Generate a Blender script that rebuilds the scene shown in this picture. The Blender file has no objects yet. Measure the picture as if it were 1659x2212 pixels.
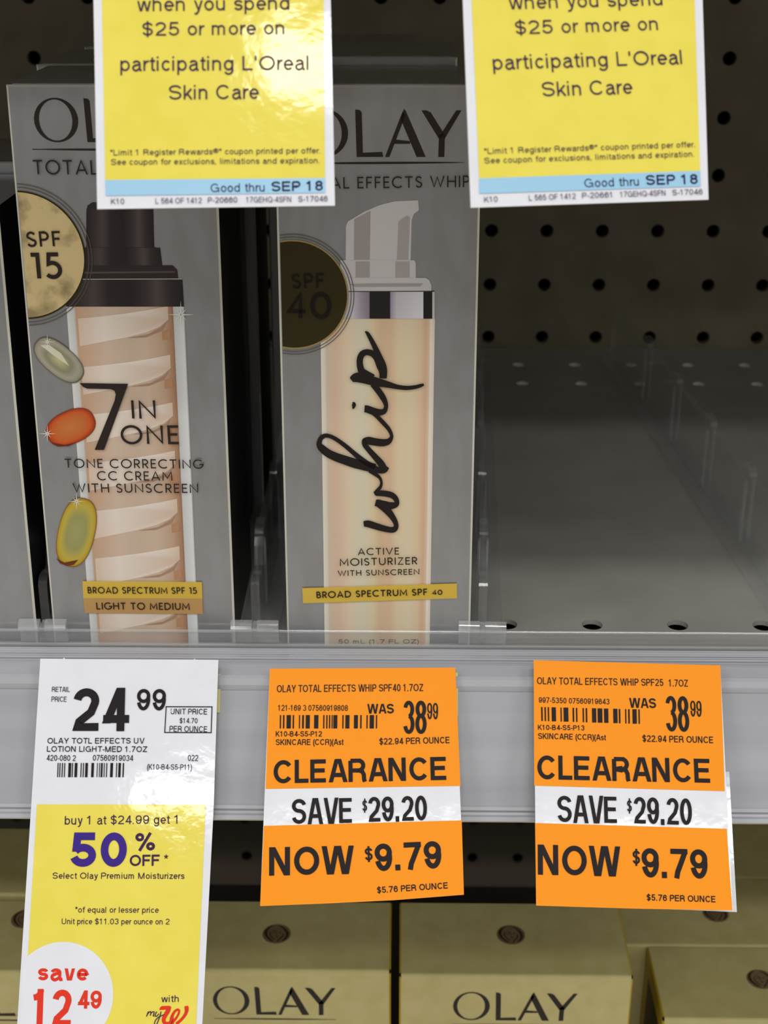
import bpy, bmesh, math, random
from mathutils import Vector, Matrix

random.seed(7)
IN = 0.0254                      # the scene is laid out in inches, Z=0 on the middle shelf's deck
LIFT = 38.0                      # height of that deck above the floor, inches
C = bpy.context.scene.collection

# ------------------------------------------------------------------ camera, world, lights, exposure
FOC, CX, CY = 3114.918, 829.5, 1106.0          # focal length and centre, in pixels of the 1659 x 2212 frame
PITCH, YAW, ROLL = 0.42830, -0.0128, -0.0006
EYE = Vector((-1.2509, -14.8677, 8.2292))
cp, sp, cw, sw = math.cos(PITCH), math.sin(PITCH), math.cos(YAW), math.sin(YAW)
FWD = Vector((sw*cp, cw*cp, -sp))
_r = Vector((cw, -sw, 0)); _u = _r.cross(FWD)
RIGHT = _r*math.cos(ROLL) + _u*math.sin(ROLL)
UP = _u*math.cos(ROLL) - _r*math.sin(ROLL)

def world(v):
    return Vector((v[0]*IN, v[1]*IN, (v[2]+LIFT)*IN))

cam_data = bpy.data.cameras.new('camera')
cam = bpy.data.objects.new('camera', cam_data); C.objects.link(cam)
m3 = Matrix((RIGHT, UP, -FWD)).transposed()
cam.matrix_world = Matrix.Translation(world(EYE)) @ m3.to_4x4()
cam_data.sensor_fit = 'HORIZONTAL'; cam_data.sensor_width = 36.0
cam_data.lens = FOC/1659*36.0
cam_data.clip_start = 0.01; cam_data.clip_end = 50
cam_data.dof.use_dof = True
cam_data.dof.focus_distance = 15.3*IN
cam_data.dof.aperture_fstop = 36
bpy.context.scene.camera = cam

sc = bpy.context.scene
sc.view_settings.view_transform = 'Standard'; sc.view_settings.look = 'None'
sc.view_settings.gamma = 1; sc.view_settings.use_curve_mapping = False
sc.view_settings.exposure = 0.0
sc.cycles.transparent_max_bounces = 40; sc.cycles.max_bounces = 12
wd = bpy.data.worlds.new('store_ambient'); sc.world = wd; wd.use_nodes = True
wd.node_tree.nodes['Background'].inputs[0].default_value = (1.0, 0.985, 0.95, 1)
wd.node_tree.nodes['Background'].inputs[1].default_value = 0.46

def strip_light(name, y, z, power, width=8, length=220, x=0):
    l = bpy.data.lights.new(name, 'AREA'); l.shape = 'RECTANGLE'
    l.size = length*IN; l.size_y = width*IN; l.energy = power; l.color = (1.0, 0.985, 0.96)
    o = bpy.data.objects.new(name, l); C.objects.link(o)
    o.location = world((x, y, z))
    return o
for x in (-72, 0, 72): strip_light('ceiling_strip_light', -36, 78, 12, 6, 48, x)
for x in (-84, 11.5, 108): strip_light('ceiling_strip_light', -80, 78, 13, 7, 48, x)
strip_light('ceiling_strip_light', -127, 78, 12, 7, 48, -6)

# ------------------------------------------------------------------ materials
def lin(c):
    c = c/255.0
    return c/12.92 if c <= 0.04045 else ((c+0.055)/1.055)**2.4
def rgb(r, g, b): return (lin(r), lin(g), lin(b), 1)

M = {}
def mat(name, col, rough=0.5, metal=0.0, spec=0.5, coat=0.0):
    m = bpy.data.materials.new(name); m.use_nodes = True
    b = m.node_tree.nodes['Principled BSDF']
    b.inputs['Base Color'].default_value = rgb(*col)
    b.inputs['Roughness'].default_value = rough; b.inputs['Metallic'].default_value = metal
    b.inputs['Specular IOR Level'].default_value = spec
    b.inputs['Coat Weight'].default_value = coat; b.inputs['Coat Roughness'].default_value = 0.08
    M[name] = m
    return m
def vary(m, c1, c2, scale, detail=4, stretch=(1, 1, 1), bump=0.0, lo=0.35, hi=0.65, rough=None):
    """procedural mottling: noise in object space between two colours of the thing itself, with optional bump"""
    nt = m.node_tree; b = nt.nodes['Principled BSDF']
    tc = nt.nodes.new('ShaderNodeTexCoord'); mp = nt.nodes.new('ShaderNodeMapping')
    mp.inputs['Scale'].default_value = stretch
    nz = nt.nodes.new('ShaderNodeTexNoise'); nz.inputs['Scale'].default_value = scale; nz.inputs['Detail'].default_value = detail
    cr = nt.nodes.new('ShaderNodeValToRGB')
    cr.color_ramp.elements[0].position = lo; cr.color_ramp.elements[1].position = hi
    cr.color_ramp.elements[0].color = rgb(*c1); cr.color_ramp.elements[1].color = rgb(*c2)
    nt.links.new(tc.outputs['Object'], mp.inputs['Vector']); nt.links.new(mp.outputs['Vector'], nz.inputs['Vector'])
    nt.links.new(nz.outputs['Fac'], cr.inputs['Fac']); nt.links.new(cr.outputs['Color'], b.inputs['Base Color'])
    if bump:
        bp = nt.nodes.new('ShaderNodeBump'); bp.inputs['Strength'].default_value = bump; bp.inputs['Distance'].default_value = 0.0006
        nt.links.new(nz.outputs['Fac'], bp.inputs['Height']); nt.links.new(bp.outputs['Normal'], b.inputs['Normal'])
    if rough:
        mr = nt.nodes.new('ShaderNodeMapRange'); mr.inputs['To Min'].default_value = rough[0]; mr.inputs['To Max'].default_value = rough[1]
        nt.links.new(nz.outputs['Fac'], mr.inputs['Value']); nt.links.new(mr.outputs['Result'], b.inputs['Roughness'])
    return m
def clear(name, haze=0.05, tint=(0.995, 0.998, 1.0, 1), ior=1.49, rough=0.06):
    """clear plastic: see-through sheet with Fresnel reflections and a trace of haze"""
    m = bpy.data.materials.new(name); m.use_nodes = True; nt = m.node_tree
    nt.nodes.remove(nt.nodes['Principled BSDF']); out = nt.nodes['Material Output']
    tr = nt.nodes.new('ShaderNodeBsdfTransparent'); tr.inputs['Color'].default_value = tint
    gl = nt.nodes.new('ShaderNodeBsdfGlossy'); gl.inputs['Roughness'].default_value = rough
    df = nt.nodes.new('ShaderNodeBsdfDiffuse'); df.inputs['Color'].default_value = (0.85, 0.86, 0.88, 1)
    lw = nt.nodes.new('ShaderNodeLayerWeight')                 # Schlick reflectance, alike from both sides of the sheet
    pw = nt.nodes.new('ShaderNodeMath'); pw.operation = 'POWER'; pw.inputs[1].default_value = 5.0
    fr = nt.nodes.new('ShaderNodeMath'); fr.operation = 'MULTIPLY_ADD'; fr.use_clamp = True
    fr.inputs[1].default_value = 0.6; fr.inputs[2].default_value = ((ior-1)/(ior+1))**2
    nt.links.new(lw.outputs['Facing'], pw.inputs[0]); nt.links.new(pw.outputs[0], fr.inputs[0])
    m1 = nt.nodes.new('ShaderNodeMixShader'); m1.inputs[0].default_value = haze
    m2 = nt.nodes.new('ShaderNodeMixShader')
    nt.links.new(tr.outputs[0], m1.inputs[1]); nt.links.new(df.outputs[0], m1.inputs[2])
    nt.links.new(fr.outputs[0], m2.inputs[0]); nt.links.new(m1.outputs[0], m2.inputs[1]); nt.links.new(gl.outputs[0], m2.inputs[2])
    nt.links.new(m2.outputs[0], out.inputs['Surface'])
    M[name] = m
    return m

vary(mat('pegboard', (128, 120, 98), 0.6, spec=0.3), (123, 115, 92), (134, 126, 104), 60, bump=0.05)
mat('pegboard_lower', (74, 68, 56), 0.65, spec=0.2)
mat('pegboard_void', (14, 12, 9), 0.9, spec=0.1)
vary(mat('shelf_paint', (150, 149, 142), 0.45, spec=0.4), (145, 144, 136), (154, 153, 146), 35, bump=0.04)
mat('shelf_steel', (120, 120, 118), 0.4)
mat('shelf_darkened', (74, 71, 64), 0.5)  # plain decks coloured darker so that less light bounces between the shelves
vary(mat('floor_tile', (205, 200, 190), 0.35), (196, 190, 180), (214, 209, 200), 6)
vary(mat('opposite_shelving', (90, 86, 80), 0.7), (60, 58, 56), (130, 122, 112), 5, lo=0.3, hi=0.7)
vary(mat('rail_plastic', (162, 163, 169), 0.45, spec=0.4), (154, 155, 162), (170, 171, 177), 90, stretch=(0.02, 1, 1), bump=0.12)
mat('rail_lip', (176, 177, 183), 0.14, spec=0.7, coat=0.7)
mat('rail_ledge', (150, 150, 157), 0.14, spec=0.7, coat=1.0)
clear('clear_plastic', haze=0.06)
clear('clear_film', haze=0.05, ior=1.3, rough=0.3)
clear('clear_divider', haze=0.045, rough=0.08)
clear('clear_clip', haze=0.16, rough=0.12, ior=1.9)
vary(mat('paper_white', (234, 236, 243), 0.07, spec=0.5), (232, 234, 242), (236, 238, 245), 110, bump=0.14)
mat('paper_edge', (226, 222, 208), 0.7)
mat('paper_back', (226, 214, 120), 0.6)
vary(mat('yellow_print', (240, 224, 88), 0.07, spec=0.5), (238, 222, 86), (243, 227, 94), 110, bump=0.16)
mat('blue_print', (160, 208, 238), 0.25, spec=0.45)
mat('orange_print', (255, 152, 4), 0.45, spec=0.2)
mat('ink_black', (33, 26, 28), 0.5, spec=0.15)
mat('ink_purple', (66, 38, 76), 0.5, spec=0.15)
mat('ink_navy', (38, 38, 76), 0.5, spec=0.15)
mat('ink_violet', (64, 40, 136), 0.5, spec=0.15)
mat('ink_red', (228, 58, 36), 0.5, spec=0.15)
mat('ink_brown', (44, 34, 30), 0.45, spec=0.3)
mat('ink_dark', (24, 19, 12), 0.5, spec=0.2)
mat('ink_brush', (26, 18, 16), 0.4, spec=0.4)
vary(mat('carton_silver', (180, 181, 182), 0.33, metal=0.75, spec=0.5), (176, 177, 179), (184, 186, 189), 220, stretch=(1, 1, .35), bump=0.03)
mat('carton_black', (20, 19, 18), 0.35, spec=0.4)
vary(mat('gold_foil', (226, 200, 140), 0.3, metal=0.3), (176, 156, 112), (238, 214, 156), 130, detail=8, bump=0.7, lo=0.34, hi=0.5, rough=(.15, .5))
mat('dark_gold', (62, 54, 26), 0.3, metal=0.4)  # gold darkened in its colour, standing in for a dark reflection
mat('gold_rim', (214, 188, 120), 0.25, metal=0.7)
mat('ring_line', (84, 78, 68), 0.5)
mat('pump_black', (50, 42, 44), 0.3)
mat('pump_sheen', (86, 76, 74), 0.35)
mat('pump_grey', (208, 205, 205), 0.4)
mat('banner_gold', (222, 186, 70), 0.4)
mat('banner_tan', (196, 152, 92), 0.45)
mat('sparkle_white', (238, 234, 226), 0.5)
vary(mat('cream_card', (204, 192, 130), 0.5), (200, 187, 124), (208, 196, 136), 120, bump=0.03)
mat('mustard_card', (196, 166, 36), 0.5)
mat('brown_panel', (70, 58, 24), 0.5)
mat('emblem_disc', (128, 108, 76), 0.5)
mat('emblem_ink', (56, 38, 14), 0.5)
_pm = mat('printed_ink', (255, 255, 255), 0.38, spec=0.4)
_a = _pm.node_tree.nodes.new('ShaderNodeVertexColor'); _a.layer_name = 'ink'
_pm.node_tree.links.new(_a.outputs['Color'], _pm.node_tree.nodes['Principled BSDF'].inputs['Base Color'])

# ------------------------------------------------------------------ builders
def thing(name, label, cat, base=(0, 0, 0), group=None, rz=0.0):
    o = bpy.data.objects.new(name, None); C.objects.link(o)
    o.location = world(base); o.rotation_euler = (0, 0, rz); o.empty_display_size = 0.02
    o['label'] = label; o['category'] = cat
    if group: o['group'] = group
    o['base'] = list(base)
    return o
def copy_tree(o, parent=None):
    c = o.copy(); C.objects.link(c)
    if parent: c.parent = parent
    for ch in list(o.children): copy_tree(ch, c)
    return c

class Solid:
    """collects faces (inches) per material and links them as ONE mesh object"""
    def __init__(self):
        self.v = []; self.f = []; self.fm = []; self.mats = []; self.cols = {}; self.closed = False
    def mi(self, m):
        if m not in self.mats: self.mats.append(m)
        return self.mats.index(m)
    def add(self, pts, faces, m, cols=None):
        b = len(self.v); i = self.mi(m)
        self.v += [Vector(p) for p in pts]
        for f in faces:
            self.f.append([b+k for k in f]); self.fm.append(i)
        if cols:
            for k, c in enumerate(cols): self.cols[b+k] = c
    def box(self, x0, x1, y0, y1, z0, z1, m):
        P = [(x, y, z) for z in (z0, z1) for y in (y0, y1) for x in (x0, x1)]
        self.add(P, [(0, 2, 3, 1), (4, 5, 7, 6), (0, 1, 5, 4), (2, 6, 7, 3), (0, 4, 6, 2), (1, 3, 7, 5)], m)
    def prism(self, prof, x0, x1, m):
        """profile of (y, z), counter-clockwise seen from +X, swept along X"""
        n = len(prof); self.closed = True
        P = [(x0, y, z) for y, z in prof] + [(x1, y, z) for y, z in prof]
        F = [tuple(range(n))[::-1], tuple(range(n, 2*n))]
        F += [(k, (k+1) % n, n+(k+1) % n, n+k) for k in range(n)]
        self.add(P, F, m)
    def build(self, name, parent=None, base=None, kind=None, smooth=False, bevel=0.0):
        if base is None: base = tuple(parent['base']) if parent is not None and 'base' in parent else (0, 0, 0)
        me = bpy.data.meshes.new(name)
        bv = Vector(base)
        me.from_pydata([(p-bv)*IN for p in self.v], [], self.f)
        for m in self.mats: me.materials.append(M[m])
        for p, i in zip(me.polygons, self.fm): p.material_index = i; p.use_smooth = smooth
        if self.cols:
            at = me.color_attributes.new('ink', 'FLOAT_COLOR', 'POINT')
            for k in range(len(me.vertices)): at.data[k].color = rgb(*self.cols.get(k, (255, 255, 255)))
        me.update()
        if self.closed:
            bm = bmesh.new(); bm.from_mesh(me); bmesh.ops.recalc_face_normals(bm, faces=bm.faces); bm.to_mesh(me); bm.free()
        o = bpy.data.objects.new(name, me); C.objects.link(o)
        if parent is not None: o.parent = parent
        else: o.location = world(base)
        if bevel:
            b = o.modifiers.new('bevel', 'BEVEL'); b.width = bevel*IN; b.segments = 2; b.limit_method = 'ANGLE'
        if kind: o['kind'] = kind
        return o

class Face:
    """a flat printed face standing in the scene: anchor, lean (its foot comes towards the aisle), local u right / v up"""
    def __init__(self, anchor, lean, yaw=0.0):
        t = math.radians(lean)
        self.a = Vector(anchor); self.ex = Vector((1, 0, 0)); self.ey = Vector((0, math.sin(t), math.cos(t)))
        self.n = Vector((0, -math.cos(t), math.sin(t)))
        R_ = Matrix.Rotation(math.radians(yaw), 3, 'Z')
        self.ex, self.ey, self.n = R_ @ self.ex, R_ @ self.ey, R_ @ self.n
    def uv(self, x, y):              # where the sight line measured at (x, y) in the photograph meets this face
        d = FWD + RIGHT*((x-CX)/FOC) - UP*((y-CY)/FOC)
        p = EYE + d*((self.a-EYE).dot(self.n)/d.dot(self.n)) - self.a
        return (p.dot(self.ex), p.dot(self.ey))
    def p(self, u, v, h=0.0):
        return self.a + self.ex*u + self.ey*v + self.n*h
    def poly(self, s, uvs, m, h, cols=None):
        s.add([self.p(u, v, h) for u, v in uvs], [tuple(range(len(uvs)))], m, cols)
    def px(self, s, pts, m, h, cols=None):
        self.poly(s, [self.uv(*q) for q in pts], m, h, cols)
    def card(self, s, pts, m, thick=0.014, back='paper_edge'):
        q = [self.uv(*k) for k in pts]; n = len(q)
        P = [self.p(u, v, 0) for u, v in q] + [self.p(u, v, -thick) for u, v in q]
        s.add(P, [tuple(range(n))], m)
        s.add(P, [tuple(range(n, 2*n))[::-1]] + [(k, n+k, n+(k+1) % n, (k+1) % n) for k in range(n)], back)
def on_plane(x, y, Y):               # the point of the sight line at depth Y
    d = FWD + RIGHT*((x-CX)/FOC) - UP*((y-CY)/FOC)
    return EYE + d*((Y-EYE.y)/d.y)
def on_level(x, y, Z):
    d = FWD + RIGHT*((x-CX)/FOC) - UP*((y-CY)/FOC)
    return EYE + d*((Z-EYE.z)/d.z)

# ---- lettering: the built-in font, and a geometric stroke alphabet for the cartons
_cache = {}
def arc(cx, cy, rx, ry, a0, a1, n=14):
    return [(cx+rx*math.cos(math.radians(a0+(a1-a0)*k/n)), cy+ry*math.sin(math.radians(a0+(a1-a0)*k/n))) for k in range(n+1)]
def _glyphs():
    G = {}
    O = arc(.5, .5, .46, .46, 0, 360, 32)
    G['O'] = (1.0, [O]); G['0'] = (.8, [arc(.4, .5, .34, .46, 0, 360, 28)])
    G['C'] = (.86, [arc(.5, .5, .46, .46, 48, 312, 24)])
    G['G'] = (.96, [arc(.5, .5, .46, .46, 48, 350, 26) + [(.955, .46), (.60, .46)]])
    G['T'] = (.66, [[(0, .95), (.66, .95)], [(.33, .95), (.33, 0)]])
    G['L'] = (.5, [[(.06, 1), (.06, .05), (.5, .05)]])
    G['I'] = (.12, [[(.06, 0), (.06, 1)]])
    G['E'] = (.52, [[(.52, .95), (.06, .95), (.06, .05), (.52, .05)], [(.06, .52), (.47, .52)]])
    G['F'] = (.5, [[(.5, .95), (.06, .95), (.06, 0)], [(.06, .5), (.45, .5)]])
    G['A'] = (.84, [[(.04, 0), (.42, .96), (.80, 0)], [(.17, .30), (.67, .30)]])
    G['H'] = (.76, [[(.06, 0), (.06, 1)], [(.70, 0), (.70, 1)], [(.06, .52), (.70, .52)]])
    G['N'] = (.8, [[(.06, 0), (.06, .93), (.74, .07), (.74, 1)]])
    G['M'] = (.98, [[(.06, 0), (.10, .93), (.49, .25), (.88, .93), (.92, 0)]])
    G['W'] = (1.2, [[(.04, 1), (.34, .06), (.60, .9), (.86, .06), (1.16, 1)]])
    G['V'] = (.84, [[(.04, 1), (.42, .04), (.80, 1)]])
    G['Z'] = (.64, [[(.03, .95), (.58, .95), (.05, .05), (.62, .05)]])
    G['U'] = (.74, [[(.06, 1), (.06, .38)] + arc(.37, .38, .31, .33, 180, 360, 14) + [(.68, 1)]])
    G['S'] = (.56, [[(.50, .84)] + arc(.28, .72, .22, .23, 40, 200, 10) + [(.20, .56), (.36, .45)] + arc(.29, .27, .23, .22, 40, -160, 12)])
    G['P'] = (.56, [[(.06, 0), (.06, .95), (.28, .95)] + arc(.28, .70, .24, .25, 90, -90, 12) + [(.06, .45)]])
    G['R'] = (.58, [[(.06, 0), (.06, .95), (.28, .95)] + arc(.28, .70, .24, .25, 90, -90, 12) + [(.06, .45)], [(.26, .45), (.54, 0)]])
    G['D'] = (.82, [[(.06, .05), (.06, .95), (.32, .95)] + arc(.32, .5, .44, .45, 90, -90, 16) + [(.06, .05)]])
    G['B'] = (.58, [[(.06, .05), (.06, .95), (.26, .95)] + arc(.26, .74, .20, .21, 90, -90, 10) + [(.06, .53)],
                    [(.26, .53)] + arc(.28, .29, .25, .24, 90, -90, 12) + [(.06, .05)]])
    G['1'] = (.34, [[(.0, .93), (.26, .93), (.26, 0)]])
    G['5'] = (.58, [[(.52, .94), (.14, .94), (.10, .56)] + arc(.26, .33, .29, .28, 105, -140, 18)])
    G['4'] = (.72, [[(.72, .26), (.06, .26), (.52, .94), (.52, 0)]])
    return G
GLYPH = _glyphs()
def ribbon(pts, w):
    """mitred ribbon of one width (or a width per point) along a polyline -> verts, quads"""
    n = len(pts); W = w if isinstance(w, list) else [w]*n
    closed = n > 3 and math.hypot(pts[0][0]-pts[-1][0], pts[0][1]-pts[-1][1]) < 1e-6
    V = []; F = []
    for k in range(n):
        a = pts[k-1] if k else (pts[-2] if closed else None)
        b = pts[k+1] if k < n-1 else (pts[1] if closed else None)
        def nd(p, q):
            d = math.hypot(q[0]-p[0], q[1]-p[1]) or 1e-9
            return (-(q[1]-p[1])/d, (q[0]-p[0])/d)
        n1 = nd(a, pts[k]) if a else nd(pts[k], b); n2 = nd(pts[k], b) if b else n1
        mx, my = n1[0]+n2[0], n1[1]+n2[1]; L = math.hypot(mx, my)
        if L < 1e-6: mx, my, L = n1[0], n1[1], 1
        mx /= L; my /= L
        s = 1.0/max(0.62, mx*n1[0]+my*n1[1])
        h = W[k]*0.5*s
        V += [(pts[k][0]+mx*h, pts[k][1]+my*h), (pts[k][0]-mx*h, pts[k][1]-my*h)]
        if k: F.append((2*k-2, 2*k-1, 2*k+1, 2*k))
    return V, F
def sans(w):
    """grotesque alphabet as centre lines, capital height 1, for a stroke of width w -> {char: (advance, strokes)}"""
    if w in _cache: return _cache[w]
    h = w/2; T = 1-h; B = h; x = .735; xT = x-h; D = -.29
    G = {}
    def put(ch, ink, strokes, sb=.19): G[ch] = (ink+sb, strokes)
    def ell(cx, cy, rx, ry, n=30): return arc(cx, cy, rx, ry, 90, 450, n)
    R = .80-h
    e = h*1.08; k = h*.55
    put('A', .86, [['bar', (e, 0), (.43-k, 1)], ['bar', (.86-e, 0), (.43+k, 1)], [(.19, .31), (.67, .31)]], .08)
    bowl = lambda r, c1, c0, ext: [(ext, c1)] + arc(ext, (c1+c0)/2, r-ext, (c1-c0)/2, 90, -90, 12) + [(ext, c0)]
    put('B', .76, [[(h, B), (h, T)], [(h, T)] + bowl(.70-h, T, .53, .44) + [(h, .53)], [(h, .53)] + bowl(.76-h, .53, B, .46) + [(h, B)]])
    put('C', .86, [arc(.44, .5, .44-h, .5-h, 38, 322, 30)], .13)
    put('D', .82, [[(h, B), (h, T), (.38, T)] + arc(.38, .5, .44-h, .5-h, 90, -90, 16) + [(.38, B), (h, B)]], .15)
    put('E', .70, [[(.70, T), (h, T), (h, B), (.70, B)], [(h, .52), (.65, .52)]], .16)
    put('F', .66, [[(.66, T), (h, T), (h, 0)], [(h, .50), (.60, .50)]], .13)
    put('G', .90, [arc(.45, .5, .45-h, .5-h, 40, 318, 30), [(.50, .48), (.90-h, .48), (.90-h, 0)]], .17)
    put('H', .76, [[(h, 0), (h, 1)], [(.76-h, 0), (.76-h, 1)], [(h, .53), (.76-h, .53)]], .2)
    put('I', w, [[(h, 0), (h, 1)]], .2)
    put('K', .80, [[(h, 0), (h, 1)], [(h, .32), (.76-h, 1)], [(.30, .56), (.80-h, 0)]], .1)
    put('L', .62, [[(h, 1), (h, B), (.62, B)]], .12)
    put('M', .92, [[(h, 0), (h, 1)], [(.92-h, 0), (.92-h, 1)], ['bar', (e, 1), (.46-k, 0)], ['bar', (.92-e, 1), (.46+k, 0)]], .2)
    put('N', .78, [[(h, 0), (h, 1)], [(.78-h, 0), (.78-h, 1)], ['bar', (h*1.25, 1), (.78-h*1.25, 0)]], .2)
    put('O', .94, [ell(.47, .5, .47-h, .5-h)], .13)
    put('P', .74, [[(h, 0), (h, T)], [(h, T)] + bowl(.74-h, T, .46, .44) + [(h, .46)]], .12)
    put('Q', .94, [ell(.47, .5, .47-h, .5-h), [(.55, .26), (.90, .0)]], .13)
    put('R', .80, [[(h, 0), (h, T)], [(h, T)] + bowl(.76-h, T, .49, .46) + [(h, .49)], [(.46, .49), (.62, .44), (.69, .30), (.70, .1), (.76-h*.3, 0)]], .14)
    def S(W, t, b, m):
        cx = W/2
        return arc(cx, (t+m)/2, W/2-h, (t-m)/2, 12, 270, 20) + arc(cx, (m+b)/2, W/2-h, (m-b)/2, 90, -168, 20)
    put('S', .78, [S(.78, T, B, .52)], .13)
    put('T', .76, [[(0, T), (.76, T)], [(.38, T), (.38, 0)]], .08)
    put('U', .76, [[(h, 1), (h, .33)] + arc(.38, .33, .38-h, .33-h, 180, 360, 16) + [(.76-h, 1)]], .19)
    put('V', .82, [['bar', (e, 1), (.41-k, 0)], ['bar', (.82-e, 1), (.41+k, 0)]], .08)
    put('W', 1.22, [['bar', (e, 1), (.33-k*.6, 0)], ['bar', (.61-k*.6, 1), (.33+k*.6, 0)], ['bar', (.61+k*.6, 1), (.89-k*.6, 0)], ['bar', (1.22-e, 1), (.89+k*.6, 0)]], .08)
    put('X', .82, [['bar', (e, 0), (.82-e, 1)], ['bar', (e, 1), (.82-e, 0)]], .08)
    put('Y', .82, [['bar', (e, 1), (.41, .40)], ['bar', (.82-e, 1), (.41, .40)], [(.41, .46), (.41, 0)]], .08)
    put('Z', .74, [[(.02, T), (.74, T)], ['bar', (.74-e, T), (e, B)], [(0, B), (.74, B)]], .1)
    # figures
    f = .66; c = f/2; r = c-h; s_ = .14
    put('0', f, [ell(c, .5, r, .5-h)], s_)
    put('1', .42, [[(.02, .77), (.14, .79), (.24, .86), (.28, .98)], [(.36-h, 0), (.36-h, 1)]], .34)
    cy2 = 1-.30
    put('2', f, [arc(c, cy2, r, .30-h, 172, -28, 16) + [(.46, .44), (.16, .22), (h+.02, B), (f, B)]], s_)
    put('3', f, [arc(c, (T+.53)/2, r*.94, (T-.53)/2, 165, -90, 16), arc(c, (.53+B)/2, r, (.53-B)/2, 90, -165, 18)], s_)
    put('4', .70, [[(.70, .28), (.03, .28)], ['bar', (h*1.1, .28-h), (.52-h*.5, 1)], [(.52-h*.4, 1), (.52-h*.4, 0)]], .1)
    put('5', f, [[(.60, T), (.13, T)], ['bar', (.13+h*.6, 1), (.06+h*.9, .44)], arc(c, .335, r, .335-h, 146, -165, 22)], s_)
    nine = [ell(c, .67, r, .33-h), arc(c, .5, r, .5-h, 25, -162, 22)]
    put('9', f, nine, s_)
    put('6', f, [[(f-px_, 1-py_) for px_, py_ in q] for q in nine], s_)
    put('7', f, [[(0, T), (f, T)], [(f-h*.9, T), (.40, .52), (.26, .22), (.21, 0)]], s_)
    put('8', f, [ell(c, (T+.54)/2, r*.92, (T-.54)/2), ell(c, (.54+B)/2, r, (.54-B)/2)], s_)
    put('$', f, [S(f, T-.02, B+.02, .52), [(c, -.10), (c, 1.10)]], s_)
    put('%', 1.06, [ell(.24, .76, .24-h, .24-h, 20), ell(.82, .24, .24-h, .24-h, 20), [(.24, -.02), (.80, 1.02)]], .14)
    put('*', .40, [[(.2, .80), (.2+.19*math.cos(math.radians(a)), .80+.20*math.sin(math.radians(a)))] for a in (90, 162, 234, 306, 18)], .1)
    put('.', w*1.1, [[(h*1.1, 0), (h*1.1, w*1.1)]], .2)
    put(',', w*1.1, [[(h*1.1, w), (h*1.1, 0), (h*.4, -.12)]], .2)
    put("'", w, [[(h, 1), (h, .68)]], .16)
    put('-', .30, [[(0, .36), (.30, .36)]], .12)
    put('(', .26, [arc(.40, .36, .40-h, .68, 115, 245, 12)], .1)
    put(')', .26, [arc(-.14, .36, .40-h, .68, 65, -65, 12)], .1)
    put('®', .70, [ell(.35, .62, .33, .33, 20), [(.26, .45), (.26, .8), (.42, .76), (.42, .66), (.26, .62)], [(.34, .62), (.44, .45)]], .1)
    # lower case
    L = .58; cl = L/2; rl = cl-h; cy = x/2; ry = cy-h
    put('a', .58, [arc(.27, xT-.17, .21-h*.3, .17, 165, 0, 12) + [(.48-h*.3, .16), (.50, .05), (.58, h*.7)],
                   [(.48-h*.3, .45), (.26, .41)] + arc(.25, .22-h*.2, .25-h, .21-h*.4, 95, 270, 14) + [(.36, .06+h*.4), (.48-h*.3, .2)]], .1)
    o = ell(cl, cy, rl, ry)
    put('o', L, [o], .12)
    put('b', L, [[(h, 0), (h, 1)], o], .13)
    put('d', L, [[(L-h, 0), (L-h, 1)], o], .16)
    put('p', L, [[(h, D), (h, x)], o], .13)
    put('q', L, [[(L-h, D), (L-h, x)], o], .16)
    put('c', .54, [arc(.28, cy, .28-h, ry, 40, 320, 22)], .1)
    put('e', L, [[(h, cy), (L-h, cy)] + arc(cl, cy, rl, ry, 0, 318, 26)], .11)
    put('f', .34, [[(.36, 1-h*.7), (.27, 1-h*.8), (.19, .93-h*.4), (.17, .82), (.17, 0)], [(0, x-h*.8), (.34, x-h*.8)]], .07)
    put('g', L, [o, [(L-h, x), (L-h, .0)] + arc(cl, .0, rl, .27-h*.4, 0, -155, 14)], .16)
    arch = lambda w_: [(h, xT*.55)] + arc(w_/2, xT-w_/2+h, w_/2-h, w_/2-h, 180, 0, 14) + [(w_-h, 0)]
    put('h', .54, [[(h, 0), (h, 1)], arch(.54)], .16)
    put('n', .54, [[(h, 0), (h, x)], arch(.54)], .16)
    put('m', .88, [[(h, 0), (h, x)], arch(.47), [(q[0]+.47-w, q[1]) for q in arch(.47)]], .16)
    put('u', .54, [[(.54-h, x), (.54-h, 0)], [(.54-q[0], x-q[1]) for q in arch(.54)]], .16)
    put('r', .32, [[(h, 0), (h, x)], [(h, xT*.5), (h+.05, xT*.82), (.2, xT*.97), (.33, xT)]], .07)
    put('i', w, [[(h, 0), (h, x)], [(h, .88), (h, 1)]], .18)
    put('l', w, [[(h, 0), (h, 1)]], .18)
    put('k', .54, [[(h, 0), (h, 1)], [(h, .22), (.48, x)], [(.22, .42), (.52-h*.3, 0)]], .09)
    put('s', .52, [S(.52, xT, B, x*.51)], .1)
    put('t', .32, [[(.15, .93), (.15, .16), (.18, .07), (.32, h*.7)], [(0, x-h*.8), (.32, x-h*.8)]], .09)
    put('v', .54, [['bar', (e, x), (.27-k*.7, 0)], ['bar', (.54-e, x), (.27+k*.7, 0)]], .08)
    put('w', .84, [['bar', (e, x), (.23-k*.5, 0)], ['bar', (.42-k*.5, x), (.23+k*.5, 0)], ['bar', (.42+k*.5, x), (.61-k*.5, 0)], ['bar', (.84-e, x), (.61+k*.5, 0)]], .08)
    put('x', .54, [['bar', (e, 0), (.54-e, x)], ['bar', (e, x), (.54-e, 0)]], .08)
    put('y', .54, [['bar', (e, x), (.29, .02)], [(.54-e, x), (.27, -.06), (.18, D+h+.02), (.04, D+h)]], .08)
    put('z', .50, [[(.02, x-h), (.50, x-h)], ['bar', (.50-e, x-h), (e, B)], [(0, B), (.50, B)]], .1)
    _cache[w] = G
    return G
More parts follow.
